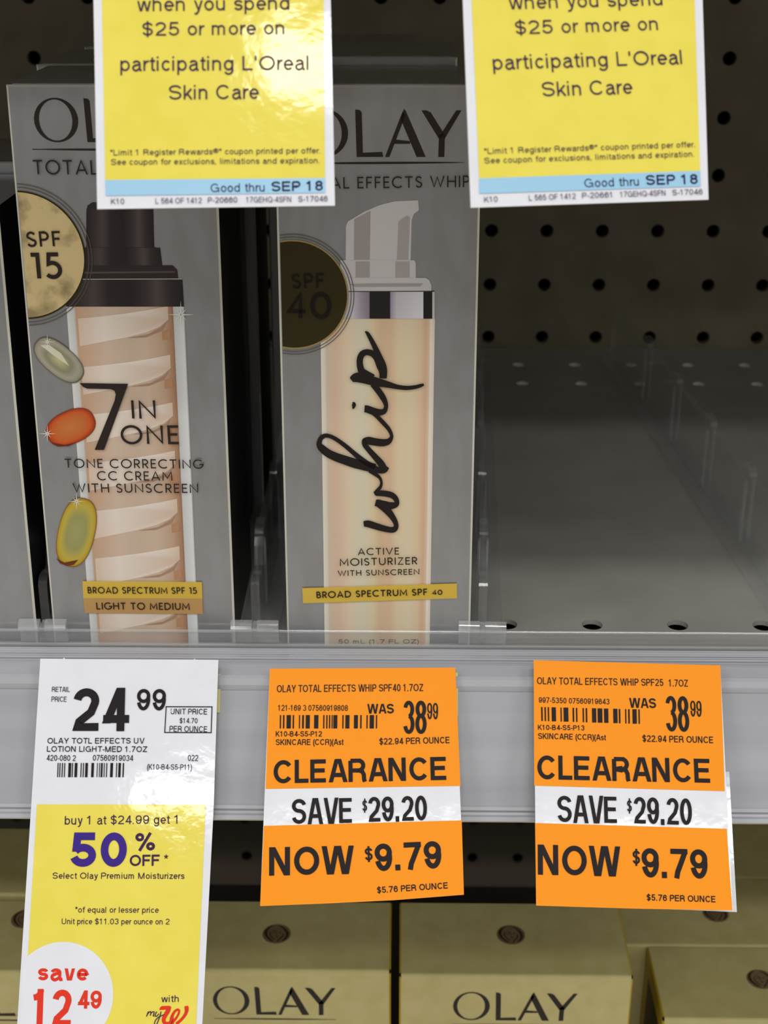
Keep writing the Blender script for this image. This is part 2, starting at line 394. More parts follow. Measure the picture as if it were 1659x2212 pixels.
def set_line(text, alphabet, gap, track):
    """centre lines of one line of lettering"""
    out = []; x = 0.0
    for ch in text:
        if ch == ' ': x += gap; continue
        adv, strokes = alphabet[ch]
        out += [[q if q == 'bar' else (q[0]+x, q[1]) for q in s] for s in strokes]
        x += adv+track
    return out
def write(face, solids, table, h, stroke=False):
    """lay each line of lettering along its measured baseline on the face; solids: part name -> Solid"""
    for text, xl, yl, xr, yr, cap, w, part, col in table:
        wt = w*1.22 if stroke else .120+.058*w
        lines = set_line(text, GLYPH, .46, .22) if stroke else set_line(text, sans(wt), .38, -.06*max(0.0, w-.5))
        a = face.uv(xl, yl); b = face.uv(xr, yr)
        mid = ((xl+xr)/2, (yl+yr)/2); q0 = face.uv(*mid); q1 = face.uv(mid[0], mid[1]-cap)
        L = math.hypot(b[0]-a[0], b[1]-a[1]); dx, dy = (b[0]-a[0])/L, (b[1]-a[1])/L
        H = abs(-(q1[0]-q0[0])*dy + (q1[1]-q0[1])*dx)
        xs = [q[0] for s in lines for q in s if q != 'bar']; x0 = min(xs)-wt/2; x1 = max(xs)+wt/2
        sx = L/(x1-x0); squeeze = min(1.0, (sx/H))**.8
        so = solids.setdefault(part, Solid())
        for k, s in enumerate(lines):
            hk = h+.0006*(k % 4)
            if s[0] == 'bar':                        # slanted stem cut off level at both ends
                (ax, ay), (bx_, by_) = [((x-x0)*sx, y*H) for x, y in s[1:]]
                g_ = wt*H*squeeze/2*math.hypot(bx_-ax, by_-ay)/abs(by_-ay)
                V, F = [(ax-g_, ay), (ax+g_, ay), (bx_+g_, by_), (bx_-g_, by_)], [(0, 1, 2, 3)]
            else: V, F = ribbon([((x-x0)*sx, y*H) for x, y in s], wt*H*squeeze)
            so.add([face.p(a[0]+dx*p-dy*q, a[1]+dy*p+dx*q, hk) for p, q in V], F, col)
def barcode(face, s, bars, h):
    for x0, x1, t, b, sh in bars:
        face.px(s, [(x0+sh, b), (x1+sh, b), (x1, t), (x0, t)], 'ink_black', h)
def smooth_path(pts, n=5):
    out = []
    for k in range(len(pts)-1):
        p0 = pts[max(k-1, 0)]; p1 = pts[k]; p2 = pts[k+1]; p3 = pts[min(k+2, len(pts)-1)]
        for j in range(n):
            t = j/n
            out.append(tuple(0.5*((2*b)+(c-a)*t+(2*a-5*b+4*c-d)*t*t+(-a+3*b-3*c+d)*t**3) for a, b, c, d in zip(p0, p1, p2, p3)))
    out.append(pts[-1])
    return out
def brush(face, s, strokes, m, h):
    for k, st in enumerate(strokes):
        P = smooth_path(st)
        uv = [face.uv(x, y) for x, y, w in P]
        W = [abs(face.uv(x+w, y)[0]-face.uv(x, y)[0]) for x, y, w in P]
        V, F = ribbon(uv, W)
        s.add([face.p(u, v, h+0.0002*k) for u, v in V], F, m)
def clip_left(poly, u0):
    out = []
    for k in range(len(poly)):
        a, b = poly[k-1], poly[k]
        ia, ib = a[0] >= u0, b[0] >= u0
        if ia != ib:
            t = (u0-a[0])/(b[0]-a[0]); out.append((u0, a[1]+t*(b[1]-a[1])))
        if ib: out.append(b)
    return out
def ring(face, s, c, r0, r1, m, h, u0=-99, n=72, ky=1.0):
    for k in range(n):
        a0, a1 = 2*math.pi*k/n, 2*math.pi*(k+1)/n
        q = [(c[0]+r*math.cos(a), c[1]+r*ky*math.sin(a)) for r, a in ((r1, a0), (r1, a1), (r0, a1), (r0, a0))]
        q = clip_left(q, u0)
        if len(q) > 2: face.poly(s, q, m, h)

# lettering tables measured in the photograph: text, baseline left, baseline right, cap height, weight, part, ink
SIGN1_TEXT = [
    ('when you spend', 296.7, 25.0, 625.4, 21.5, 30.0, 0, 'offer_lettering', 'ink_purple'),
    ('$25 or more on', 307.7, 78.0, 614.4, 74.5, 29.0, 0, 'offer_lettering', 'ink_purple'),
    ("participating L'Oreal", 260.2, 154.1, 666.4, 151.6, 31.0, 0, 'offer_lettering', 'ink_purple'),
    ('Skin Care', 365.2, 215.6, 559.3, 214.1, 31.0, 0, 'offer_lettering', 'ink_purple'),
    ('*Limit 1 Register Rewards®* coupon printed per offer.', 237.6, 336.2, 691.9, 331.7, 12.5, 0, 'fine_print', 'ink_purple'),
    ('See coupon for exclusions, limitations and expiration.', 240.1, 356.7, 690.4, 353.2, 12.5, 0, 'fine_print', 'ink_purple'),
    ('Good thru', 455.3, 415.7, 571.8, 414.2, 18.5, 0, 'date_lettering', 'ink_navy'),
    ('SEP 18', 586.4, 414.2, 697.9, 412.2, 21.5, 1, 'date_lettering', 'ink_navy'),
    ('K10', 240.1, 441.3, 268.7, 441.3, 12.0, 0, 'code_lettering', 'ink_purple'),
    ('L 564 OF 1412', 336.2, 440.3, 436.8, 439.3, 12.0, 0, 'code_lettering', 'ink_purple'),
    ('P-20660', 449.3, 438.8, 512.8, 437.8, 12.0, 0, 'code_lettering', 'ink_purple'),
    ('17GEHQ-4SFN', 531.3, 437.8, 628.9, 436.8, 12.0, 0, 'code_lettering', 'ink_purple'),
    ('S-17046', 644.4, 436.3, 707.9, 435.3, 12.0, 0, 'code_lettering', 'ink_purple'),
]
SIGN2_TEXT = [
    ('when you spend', 1099.8, 21.0, 1431.1, 12.0, 30.0, 0, 'offer_lettering', 'ink_purple'),
    ('$25 or more on', 1113.3, 75.0, 1421.1, 65.5, 29.0, 0, 'offer_lettering', 'ink_purple'),
    ("participating L'Oreal", 1064.9, 151.4, 1473.1, 138.9, 31.0, 0, 'offer_lettering', 'ink_purple'),
    ('Skin Care', 1171.3, 208.9, 1366.2, 202.9, 31.0, 0, 'offer_lettering', 'ink_purple'),
    ('*Limit 1 Register Rewards®* coupon printed per offer.', 1044.9, 333.3, 1500.6, 318.3, 12.5, 0, 'fine_print', 'ink_purple'),
    ('See coupon for exclusions, limitations and expiration.', 1045.9, 353.8, 1498.6, 338.8, 12.5, 0, 'fine_print', 'ink_purple'),
    ('Good thru', 1262.2, 405.3, 1379.7, 401.3, 18.5, 0, 'date_lettering', 'ink_navy'),
    ('SEP 18', 1394.7, 400.3, 1507.1, 397.8, 21.5, 1, 'date_lettering', 'ink_navy'),
    ('K10', 1045.9, 437.2, 1074.9, 436.2, 12.0, 0, 'code_lettering', 'ink_purple'),
    ('L 565 OF 1412', 1142.3, 433.7, 1243.8, 429.7, 12.0, 0, 'code_lettering', 'ink_purple'),
    ('P-20661', 1257.2, 428.7, 1321.2, 426.7, 12.0, 0, 'code_lettering', 'ink_purple'),
    ('17GEHQ-4SFN', 1338.7, 426.2, 1437.1, 422.7, 12.0, 0, 'code_lettering', 'ink_purple'),
    ('S-17046', 1452.1, 422.2, 1517.1, 420.2, 12.0, 0, 'code_lettering', 'ink_purple'),
]
WHITE_TEXT = [
    ('RETAIL', 112.4, 1494.4, 151.6, 1494.7, 11.1, 0.3, 'price_lettering', 'ink_black'),
    ('PRICE', 111.4, 1515.7, 144.5, 1516.0, 11.5, 0.3, 'price_lettering', 'ink_black'),
    ('24', 157.6, 1579.8, 286.9, 1579.1, 93.5, 1.35, 'price_lettering', 'ink_black'),
    ('99', 295.4, 1534.6, 357.8, 1534.9, 46.6, 0.8, 'price_lettering', 'ink_black'),
    ('UNIT PRICE', 368.9, 1542.7, 448.3, 1543.3, 12.2, 0.3, 'unit_price_box/unit_price_lettering', 'ink_black'),
    ('$14.70', 388.2, 1562.2, 427.0, 1562.2, 11.1, 0.3, 'unit_price_box/unit_price_lettering', 'ink_black'),
    ('PER OUNCE', 366.2, 1580.5, 448.3, 1581.5, 12.8, 0.3, 'unit_price_box/unit_price_lettering', 'ink_black'),
    ('OLAY TOTL EFFECTS UV', 102.6, 1606.1, 312.2, 1606.1, 12.2, 0.4, 'product_lettering', 'ink_black'),
    ('LOTION LIGHT-MED 1.7OZ', 101.6, 1623.7, 319.0, 1624.3, 12.2, 0.4, 'product_lettering', 'ink_black'),
    ('420-080 2', 100.6, 1643.2, 164.4, 1643.9, 12.8, 0.3, 'product_lettering', 'ink_black'),
    ('07560919034', 200.8, 1643.2, 288.6, 1643.9, 12.8, 0.3, 'product_lettering', 'ink_black'),
    ('022', 406.1, 1643.9, 428.7, 1643.9, 13.5, 0.3, 'product_lettering', 'ink_black'),
    ('(K10-B4-S5-P11)', 318.0, 1662.5, 414.5, 1663.2, 12.2, 0.3, 'product_lettering', 'ink_black'),
    ('buy 1 at $24.99 get 1', 140.1, 1781.2, 383.4, 1779.1, 18.7, 0, 'offer_lettering', 'ink_purple'),
    ('50', 149.2, 1872.2, 275.2, 1872.2, 74.1, 1.8, 'offer_lettering', 'ink_violet'),
    ('%', 291.7, 1836.9, 335.1, 1836.9, 37.4, 0.8, 'offer_lettering', 'ink_purple'),
    ('OFF', 280.3, 1870.7, 347.2, 1869.8, 24.1, 1, 'offer_lettering', 'ink_purple'),
    ('*', 353.2, 1869.2, 364.1, 1869.2, 23.5, -0.6, 'offer_lettering', 'ink_purple'),
    ('Select Olay Premium Moisturizers', 113.6, 1897.8, 398.7, 1898.4, 13.3, 0.2, 'offer_lettering', 'ink_purple'),
    ('*of equal or lesser price', 161.8, 1971.1, 343.0, 1971.7, 12.7, 0, 'fine_print', 'ink_purple'),
    ('Unit price $11.03 per ounce on 2', 133.5, 1996.1, 366.8, 1996.7, 12.4, 0, 'fine_print', 'ink_purple'),
    ('save', 80.8, 2117.2, 192.0, 2117.8, 35.3, 1.3, 'saving_lettering', 'ink_red'),
    ('12', 64.8, 2217.9, 158.8, 2217.9, 82.0, 1.4, 'saving_lettering', 'ink_red'),
    ('49', 165.2, 2178.1, 219.1, 2178.7, 39.2, 1.2, 'saving_lettering', 'ink_red'),
    ('with', 348.7, 2164.5, 386.4, 2163.9, 14.5, 0.2, 'member_logo', 'ink_purple'),
]
ORANGE1_TEXT = [
    ('OLAY TOTAL EFFECTS WHIP SPF40 1.7OZ', 598.1, 1495.9, 915.2, 1493.2, 15.8, 0.5, 'product_lettering', 'ink_black'),
    ('121-169 3 07560919808', 600.0, 1535.6, 751.3, 1536.0, 12.7, 0.4, 'product_lettering', 'ink_black'),
    ('WAS', 793.7, 1541.8, 850.8, 1541.4, 20.8, 1, 'old_price_lettering', 'ink_black'),
    ('38', 872.0, 1589.3, 921.0, 1589.3, 79.1, 1.3, 'old_price_lettering', 'ink_black'),
    ('99', 923.0, 1555.7, 946.1, 1555.7, 38.6, 0.8, 'old_price_lettering', 'ink_black'),
    ('K10-B4-S5-P12', 595.8, 1591.2, 696.1, 1591.2, 11.6, 0.6, 'product_lettering', 'ink_black'),
    ('SKINCARE (CCR)(Ast', 595.8, 1609.7, 742.8, 1609.3, 12.7, 0.6, 'product_lettering', 'ink_black'),
    ('$22.94 PER OUNCE', 819.6, 1608.9, 972.0, 1605.5, 13.9, 0.6, 'product_lettering', 'ink_black'),
    ('CLEARANCE', 591.2, 1692.7, 968.5, 1684.9, 50.2, 1.1, 'clearance_lettering', 'ink_black'),
    ('SAVE', 630.9, 1781.4, 764.0, 1778.7, 56.3, 1.2, 'saving_lettering', 'ink_black'),
    ('$', 782.9, 1753.2, 792.9, 1753.2, 25.5, 0.8, 'saving_lettering', 'ink_black'),
    ('29.20', 796.8, 1776.8, 923.0, 1773.3, 56.3, 1.2, 'saving_lettering', 'ink_black'),
    ('NOW', 581.5, 1891.7, 764.8, 1887.9, 61.3, 1.2, 'new_price_lettering', 'ink_black'),
    ('$', 788.7, 1859.7, 805.3, 1859.0, 28.5, 0.8, 'new_price_lettering', 'ink_black'),
    ('9.79', 811.1, 1882.5, 954.6, 1875.5, 59.4, 1.2, 'new_price_lettering', 'ink_black'),
    ('$5.76 PER OUNCE', 814.9, 1929.6, 968.5, 1919.1, 13.5, 0.7, 'new_price_lettering', 'ink_black'),
]
ORANGE2_TEXT = [
    ('OLAY TOTAL EFFECTS WHIP SPF25', 1160.1, 1478.3, 1432.9, 1482.3, 15.4, 0.5, 'product_lettering', 'ink_black'),
    ('1.7OZ', 1443.9, 1483.1, 1486.9, 1483.8, 15.4, 0.5, 'product_lettering', 'ink_black'),
    ('997-5350 07560919643', 1163.8, 1518.3, 1316.2, 1522.0, 12.1, 0.4, 'product_lettering', 'ink_black'),
    ('WAS', 1359.5, 1529.0, 1417.1, 1530.1, 21.3, 1, 'old_price_lettering', 'ink_black'),
    ('38', 1439.9, 1584.4, 1488.7, 1585.5, 85.2, 1.3, 'old_price_lettering', 'ink_black'),
    ('99', 1491.6, 1549.5, 1515.5, 1550.3, 37.4, 0.8, 'old_price_lettering', 'ink_black'),
    ('K10-B4-S5-P13', 1162.0, 1576.7, 1262.2, 1578.2, 11.0, 0.6, 'product_lettering', 'ink_black'),
    ('SKINCARE (CCR)(Ast', 1162.3, 1596.2, 1309.5, 1599.5, 12.5, 0.6, 'product_lettering', 'ink_black'),
    ('$22.94 PER OUNCE', 1387.7, 1602.4, 1541.2, 1605.7, 14.3, 0.6, 'product_lettering', 'ink_black'),
    ('CLEARANCE', 1160.9, 1683.5, 1538.3, 1691.6, 52.1, 1.1, 'clearance_lettering', 'ink_black'),
    ('SAVE', 1204.9, 1777.1, 1336.3, 1779.7, 59.8, 1.2, 'saving_lettering', 'ink_black'),
    ('$', 1354.7, 1754.7, 1364.6, 1755.1, 27.5, 0.8, 'saving_lettering', 'ink_black'),
    ('29.20', 1370.1, 1780.4, 1494.9, 1784.1, 60.6, 1.2, 'saving_lettering', 'ink_black'),
    ('NOW', 1162.0, 1889.4, 1340.7, 1893.8, 65.0, 1.2, 'new_price_lettering', 'ink_black'),
    ('$', 1366.4, 1867.0, 1382.2, 1867.8, 30.8, 0.8, 'new_price_lettering', 'ink_black'),
    ('9.79', 1387.0, 1895.7, 1529.1, 1899.0, 64.2, 1.2, 'new_price_lettering', 'ink_black'),
    ('$5.76 PER OUNCE', 1396.9, 1945.2, 1546.3, 1949.3, 13.6, 0.7, 'new_price_lettering', 'ink_black'),
]
BOXL_TEXT = [
    ('TOTAL EFFECTS', 72.2, 375.9, 400.3, 377.2, 31.0, 0.095, 'range_lettering', 'ink_brown'),
    ('SPF', 60.1, 532.3, 135.7, 530.6, 32.1, 0.12, 'spf_seal/seal_lettering', 'ink_brown'),
    ('15', 67.5, 600.5, 136.7, 600.2, 55.0, 0.13, 'spf_seal/seal_lettering', 'ink_brown'),
    ('IN', 285.9, 902.6, 338.6, 902.6, 39.2, 0.11, 'claim_lettering', 'ink_brown'),
    ('ONE', 262.6, 957.3, 390.5, 957.3, 39.5, 0.11, 'claim_lettering', 'ink_brown'),
    ('TONE CORRECTING', 140.1, 1008.6, 441.2, 1010.6, 19.2, 0.11, 'product_lettering', 'ink_brown'),
    ('CC CREAM', 211.0, 1035.6, 373.7, 1036.3, 19.2, 0.11, 'product_lettering', 'ink_brown'),
    ('WITH SUNSCREEN', 158.6, 1061.9, 429.4, 1063.0, 19.2, 0.11, 'product_lettering', 'ink_brown'),
    ('BROAD SPECTRUM SPF 15', 190.7, 1279.7, 426.3, 1280.7, 13.5, 0.13, 'spectrum_banner/banner_lettering', 'ink_brown'),
    ('LIGHT TO MEDIUM', 209.3, 1314.1, 410.8, 1315.4, 14.5, 0.13, 'spectrum_banner/banner_lettering', 'ink_brown'),
]
BOXR_TEXT = [
    ('TOTAL EFFECTS WHIP', 637.1, 407.8, 1014.4, 403.3, 24.5, 0.1, 'range_lettering', 'ink_brown'),
    ('SPF', 631.1, 622.0, 702.8, 620.4, 30.3, 0.12, 'spf_seal/seal_lettering', 'ink_dark'),
    ('40', 620.7, 685.2, 715.8, 686.5, 53.7, 0.13, 'spf_seal/seal_lettering', 'ink_dark'),
    ('ACTIVE', 772.9, 1197.3, 863.4, 1195.6, 14.5, 0.12, 'product_lettering', 'ink_brown'),
    ('MOISTURIZER', 734.1, 1220.6, 901.9, 1216.9, 15.5, 0.12, 'product_lettering', 'ink_brown'),
    ('WITH SUNSCREEN', 729.7, 1242.5, 906.2, 1238.8, 11.8, 0.13, 'product_lettering', 'ink_brown'),
    ('BROAD SPECTRUM SPF', 684.1, 1290.1, 924.1, 1283.4, 13.5, 0.14, 'spectrum_banner/banner_lettering', 'ink_brown'),
    ('40', 933.2, 1282.7, 955.9, 1282.4, 9.8, 0.17, 'spectrum_banner/banner_lettering', 'ink_brown'),
]
WHITE_BARS = [
    (124.9, 126.9, 1648.0, 1678.7, -1.2), (129.3, 131.3, 1648.0, 1678.7, -1.2), (134.3, 136.4, 1648.0, 1678.7, -1.2), (139.4, 141.4, 1648.0, 1678.7, -1.2),
    (148.5, 154.3, 1648.0, 1678.7, -1.2), (156.3, 158.3, 1648.0, 1678.7, -1.2), (162.0, 167.8, 1648.0, 1678.7, -1.2), (174.9, 176.9, 1648.0, 1678.7, -1.2),
    (179.9, 181.9, 1648.0, 1678.7, -1.2), (185.0, 190.4, 1648.0, 1678.7, -1.2), (198.1, 203.5, 1648.0, 1678.7, -1.2), (210.0, 211.6, 1648.0, 1678.7, -1.2),
    (215.0, 216.7, 1648.0, 1678.7, -1.2), (218.7, 222.4, 1648.0, 1678.7, -1.2), (225.1, 226.8, 1648.0, 1678.7, -1.2), (230.2, 232.2, 1648.0, 1678.7, -1.2),
    (239.0, 244.7, 1648.0, 1678.7, -1.2), (251.5, 253.5, 1648.0, 1678.7, -1.2), (256.5, 261.6, 1648.0, 1678.7, -1.2), (265.7, 268.4, 1648.0, 1678.7, -1.2),
]
ORANGE1_BARS = [
    (604.7, 607.4, 1544.9, 1573.8, -0.4), (611.6, 614.7, 1544.9, 1573.8, -0.4), (619.3, 628.6, 1544.9, 1573.8, -0.4), (632.5, 635.5, 1544.9, 1573.8, -0.4),
    (646.0, 648.3, 1544.9, 1573.8, -0.4), (652.9, 656.8, 1544.9, 1573.8, -0.4), (660.6, 669.5, 1544.9, 1573.8, -0.4), (678.8, 688.0, 1544.9, 1573.8, -0.4),
    (698.4, 701.1, 1544.9, 1573.8, -0.4), (705.0, 707.7, 1544.9, 1573.8, -0.4), (710.8, 713.5, 1544.9, 1573.8, -0.4), (716.6, 718.9, 1544.9, 1573.8, -0.4),
    (720.4, 728.9, 1544.9, 1573.8, -0.4), (739.7, 742.4, 1544.9, 1573.8, -0.4), (746.3, 755.1, 1544.9, 1573.8, -0.4), (764.8, 773.3, 1544.9, 1573.8, -0.4),
    (778.3, 781.4, 1544.9, 1573.8, -0.4), (791.8, 794.5, 1544.9, 1573.8, -0.4), (798.7, 808.0, 1544.9, 1573.8, -0.4), (812.2, 814.9, 1544.9, 1573.8, -0.4),
]
ORANGE2_BARS = [
    (1168.6, 1171.9, 1527.5, 1557.6, 0.6), (1175.9, 1178.9, 1527.7, 1557.8, 0.6), (1182.9, 1185.8, 1527.9, 1558.0, 0.6), (1191.3, 1200.5, 1528.1, 1558.3, 0.6),
    (1210.4, 1213.0, 1528.5, 1558.9, 0.6), (1217.0, 1227.3, 1528.7, 1559.0, 0.6), (1236.5, 1239.8, 1529.2, 1559.6, 0.6), (1243.8, 1246.8, 1529.3, 1559.8, 0.6),
    (1258.1, 1261.1, 1529.7, 1560.3, 0.6), (1264.8, 1268.1, 1529.9, 1560.5, 0.6), (1278.3, 1287.5, 1530.2, 1560.9, 0.6), (1290.5, 1300.7, 1530.5, 1561.2, 0.6),
    (1304.4, 1313.6, 1530.8, 1561.6, 0.6), (1324.2, 1333.4, 1531.3, 1562.2, 0.6), (1336.3, 1339.6, 1531.6, 1562.6, 0.6), (1349.9, 1352.5, 1531.9, 1563.0, 0.6),
    (1356.5, 1359.8, 1532.1, 1563.2, 0.6), (1365.7, 1374.9, 1532.3, 1563.5, 0.6), (1378.6, 1381.5, 1532.6, 1563.8, 0.6),
]
WHIP_LOWER = [
    [(785.7, 1130.4, 12.5), (795.4, 1130.1, 15.7), (811.0, 1134.8, 15.4), (826.7, 1139.5, 14.4), (842.4, 1142.9, 13.2), (851.0, 1142.1, 13.2), (855.7, 1135.9, 10.3), (853.7, 1125.7, 11.0), (845.5, 1112.3, 13.8), (833.0, 1097.5, 17.6), (821.2, 1087.3, 18.8), (811.8, 1084.1, 14.1)],
    [(811.0, 1084.6, 14.9), (826.7, 1088.1, 17.6), (842.4, 1090.9, 16.5), (854.1, 1088.8, 13.2), (857.4, 1082.6, 10.3), (853.4, 1074.0, 11.9), (844.0, 1067.4, 13.5), (826.7, 1064.2, 13.5), (812.6, 1064.2, 11.9), (808.7, 1065.3, 7.8)],
    [(811.8, 1060.6, 6.3), (818.1, 1055.1, 7.5), (822.3, 1049.7, 6.6), (823.9, 1041.0, 5.6), (820.4, 1030.9, 6.6), (811.0, 1023.0, 8.8), (798.5, 1015.2, 9.4)],
    [(836.1, 1006.6, 11.0), (829.8, 1013.6, 14.1), (820.4, 1015.2, 12.5), (803.2, 1009.7, 18.8), (782.8, 1003.7, 21.2), (764.0, 998.7, 21.2), (745.2, 992.5, 20.4), (724.9, 985.4, 19.1), (707.6, 976.8, 18.0), (695.1, 966.6, 16.5), (689.6, 958.0, 11.8), (692.7, 947.0, 9.7), (700.6, 940.4, 9.7), (710.7, 940.4, 9.1), (724.9, 946.7, 9.1), (745.2, 961.1, 9.7), (764.0, 977.1, 10.3), (779.7, 990.1, 11.9), (795.4, 1001.1, 12.5), (811.0, 1006.6, 12.5)],
    [(828.3, 1009.7, 15.7), (822.0, 998.7, 15.0), (809.5, 984.6, 13.2), (796.9, 970.5, 11.6), (788.3, 959.6, 11.0), (787.2, 950.9, 10.3), (795.4, 950.5, 17.2), (811.0, 953.3, 16.9), (826.7, 954.9, 16.3), (838.5, 952.5, 13.2), (845.2, 944.7, 8.1), (845.5, 937.6, 7.2), (840.0, 925.9, 8.5), (829.1, 913.3, 9.4), (818.1, 901.6, 9.4)],
]
WHIP_UPPER = [
    [(818.1, 901.5, 9.4), (811.8, 895.1, 10.3), (803.2, 886.5, 13.2)],
    [(787.5, 881.8, 15.7), (793.8, 882.6, 16.3), (804.8, 886.5, 16.3), (818.9, 889.3, 14.4), (829.1, 887.3, 11.9), (833.8, 878.7, 8.8), (832.7, 869.3, 10.3), (826.7, 856.7, 12.9), (816.5, 841.8, 13.5), (805.6, 828.5, 13.5)],
    [(759.3, 819.9, 11.0), (764.0, 816.8, 17.2), (773.4, 814.1, 21.9), (789.1, 816.8, 21.9), (804.8, 821.5, 20.4), (820.4, 825.4, 17.6), (839.3, 829.8, 13.8), (858.1, 834.5, 10.3), (878.4, 836.7, 9.4), (897.2, 834.8, 8.5), (909.8, 831.3, 7.2), (915.7, 829.4, 4.4)],
    [(786.0, 809.7, 17.2), (780.5, 798.7, 15.0), (777.5, 786.2, 13.8), (777.8, 773.7, 13.5), (782.8, 763.5, 13.5), (792.2, 759.6, 13.2), (804.8, 762.7, 14.1), (815.0, 772.1, 16.3), (822.0, 787.8, 18.2), (827.5, 801.9, 17.2), (827.5, 816.0, 15.7)],
    [(782.8, 800.3, 12.5), (792.2, 806.6, 14.1), (806.3, 814.4, 14.1)],
    [(788.3, 715.4, 1.9), (793.8, 718.8, 7.2), (802.4, 733.7, 9.7), (811.0, 750.9, 11.3), (818.9, 769.0, 13.2), (826.7, 787.8, 15.0), (830.6, 801.9, 11.9), (829.1, 811.3, 9.4)],
    [(761.4, 868.5, 1.9), (764.0, 870.0, 6.9), (764.7, 874.0, 8.8), (763.7, 878.7, 5.6), (762.5, 882.1, 2.8)],
]
LOGO_W = [
    [(344.8, 2181.5, 0.7), (349.2, 2177.7, 7.2), (355.0, 2176.7, 7.6), (363.7, 2176.3, 7.2), (368.0, 2174.8, 5.1)],
    [(367.3, 2173.4, 5.8), (363.7, 2182.1, 9.4), (358.6, 2190.8, 9.0), (354.6, 2198.7, 8.7), (353.9, 2205.2, 8.0), (357.1, 2209.9, 7.2), (363.7, 2210.7, 7.2), (369.4, 2207.4, 8.0), (371.2, 2199.4, 8.0), (373.1, 2192.2, 6.1), (378.1, 2184.2, 5.2), (383.9, 2180.6, 4.8), (387.2, 2182.8, 4.5), (385.7, 2190.0, 4.5), (380.3, 2199.4, 4.8), (373.1, 2207.4, 6.5), (372.3, 2213.2, 6.5)],
    [(402.7, 2172.7, 7.2), (403.1, 2176.3, 9.0), (403.4, 2182.1, 8.1), (401.3, 2189.3, 6.7), (396.2, 2197.3, 6.1), (389.0, 2204.9, 5.9), (381.0, 2211.7, 6.5)],
]
LOGO_MY = [
    [(316.8, 2195.5, 1.9), (319.0, 2189.3, 2.0), (320.8, 2184.6, 2.0)],
    [(319.0, 2190.8, 1.6), (321.7, 2186.8, 1.9), (324.6, 2184.8, 2.0), (326.4, 2186.1, 2.0), (325.0, 2193.7, 1.9)],
    [(325.3, 2190.0, 1.6), (328.9, 2186.1, 1.9), (332.2, 2184.8, 2.0), (333.4, 2186.8, 2.0), (331.5, 2193.7, 2.0), (334.0, 2194.4, 1.7)],
    [(339.1, 2184.6, 1.9), (335.8, 2190.8, 2.0), (336.2, 2194.4, 2.0), (339.4, 2194.4, 1.9), (343.4, 2189.3, 1.9)],
    [(348.1, 2184.6, 2.0), (346.3, 2192.9, 2.0), (342.7, 2203.1, 2.0), (339.1, 2211.7, 1.9), (336.2, 2213.9, 1.9), (334.0, 2211.0, 1.9), (336.2, 2203.8, 1.9), (341.2, 2198.0, 1.9), (347.7, 2194.4, 1.9), (355.0, 2191.1, 1.7)],
]

# ------------------------------------------------------------------ the setting
def perforated(s, origin, ex, ey, nx, ny, r, depth, m, seg=20):
    """nx x ny one-inch cells, each with a round punched hole"""
    o, ex, ey = Vector(origin), Vector(ex), Vector(ey); nz = ex.cross(ey)
    def edge(a):
        c, q = math.cos(a), math.sin(a); k = 0.5/max(abs(c), abs(q)); return c*k, q*k
    ang = [2*math.pi*(k+0.5)/seg for k in range(seg)]
    ang = sorted(ang + [math.pi/4*(2*k+1) for k in range(4)])
    n = len(ang)
    for i in range(nx):
        for j in range(ny):
            c = o + ex*(i+0.5) + ey*(j+0.5)
            P = [c+ex*edge(a)[0]+ey*edge(a)[1] for a in ang] + [c+ex*(r*math.cos(a))+ey*(r*math.sin(a)) for a in ang]
            P += [p-nz*depth for p in P[n:]]
            F = [(k, (k+1) % n, n+(k+1) % n, n+k) for k in range(n)] + [(n+k, n+(k+1) % n, 2*n+(k+1) % n, 2*n+k) for k in range(n)]
            s.add(P, F, m)
X0, X1 = -22.0, 22.0
s = Solid()
perforated(s, (0.3687-0.5-22, 11.0, -2.98-0.5), (1, 0, 0), (0, 0, 1), 44, 18, 0.122, 0.16, 'pegboard')
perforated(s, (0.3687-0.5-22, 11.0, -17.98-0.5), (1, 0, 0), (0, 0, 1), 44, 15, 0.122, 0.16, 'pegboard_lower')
s.box(X0-.2, X1+.4, 11.9, 12.1, -38, 18, 'pegboard_void')  # black sheet added behind the holes, its colour stands in for the dark there
s.box(X0-.2, X1+.4, 11.0, 11.2, -38, -18.49, 'pegboard')
s.build('wall_back', kind='structure')
s = Solid(); s.box(-90, 90, -150, 12.1, -38.4, -38, 'floor_tile'); s.build('floor', kind='structure')
s = Solid(); s.box(-90, 90, -150, -149, -38, 30, 'opposite_shelving'); s.build('wall_front', kind='structure')

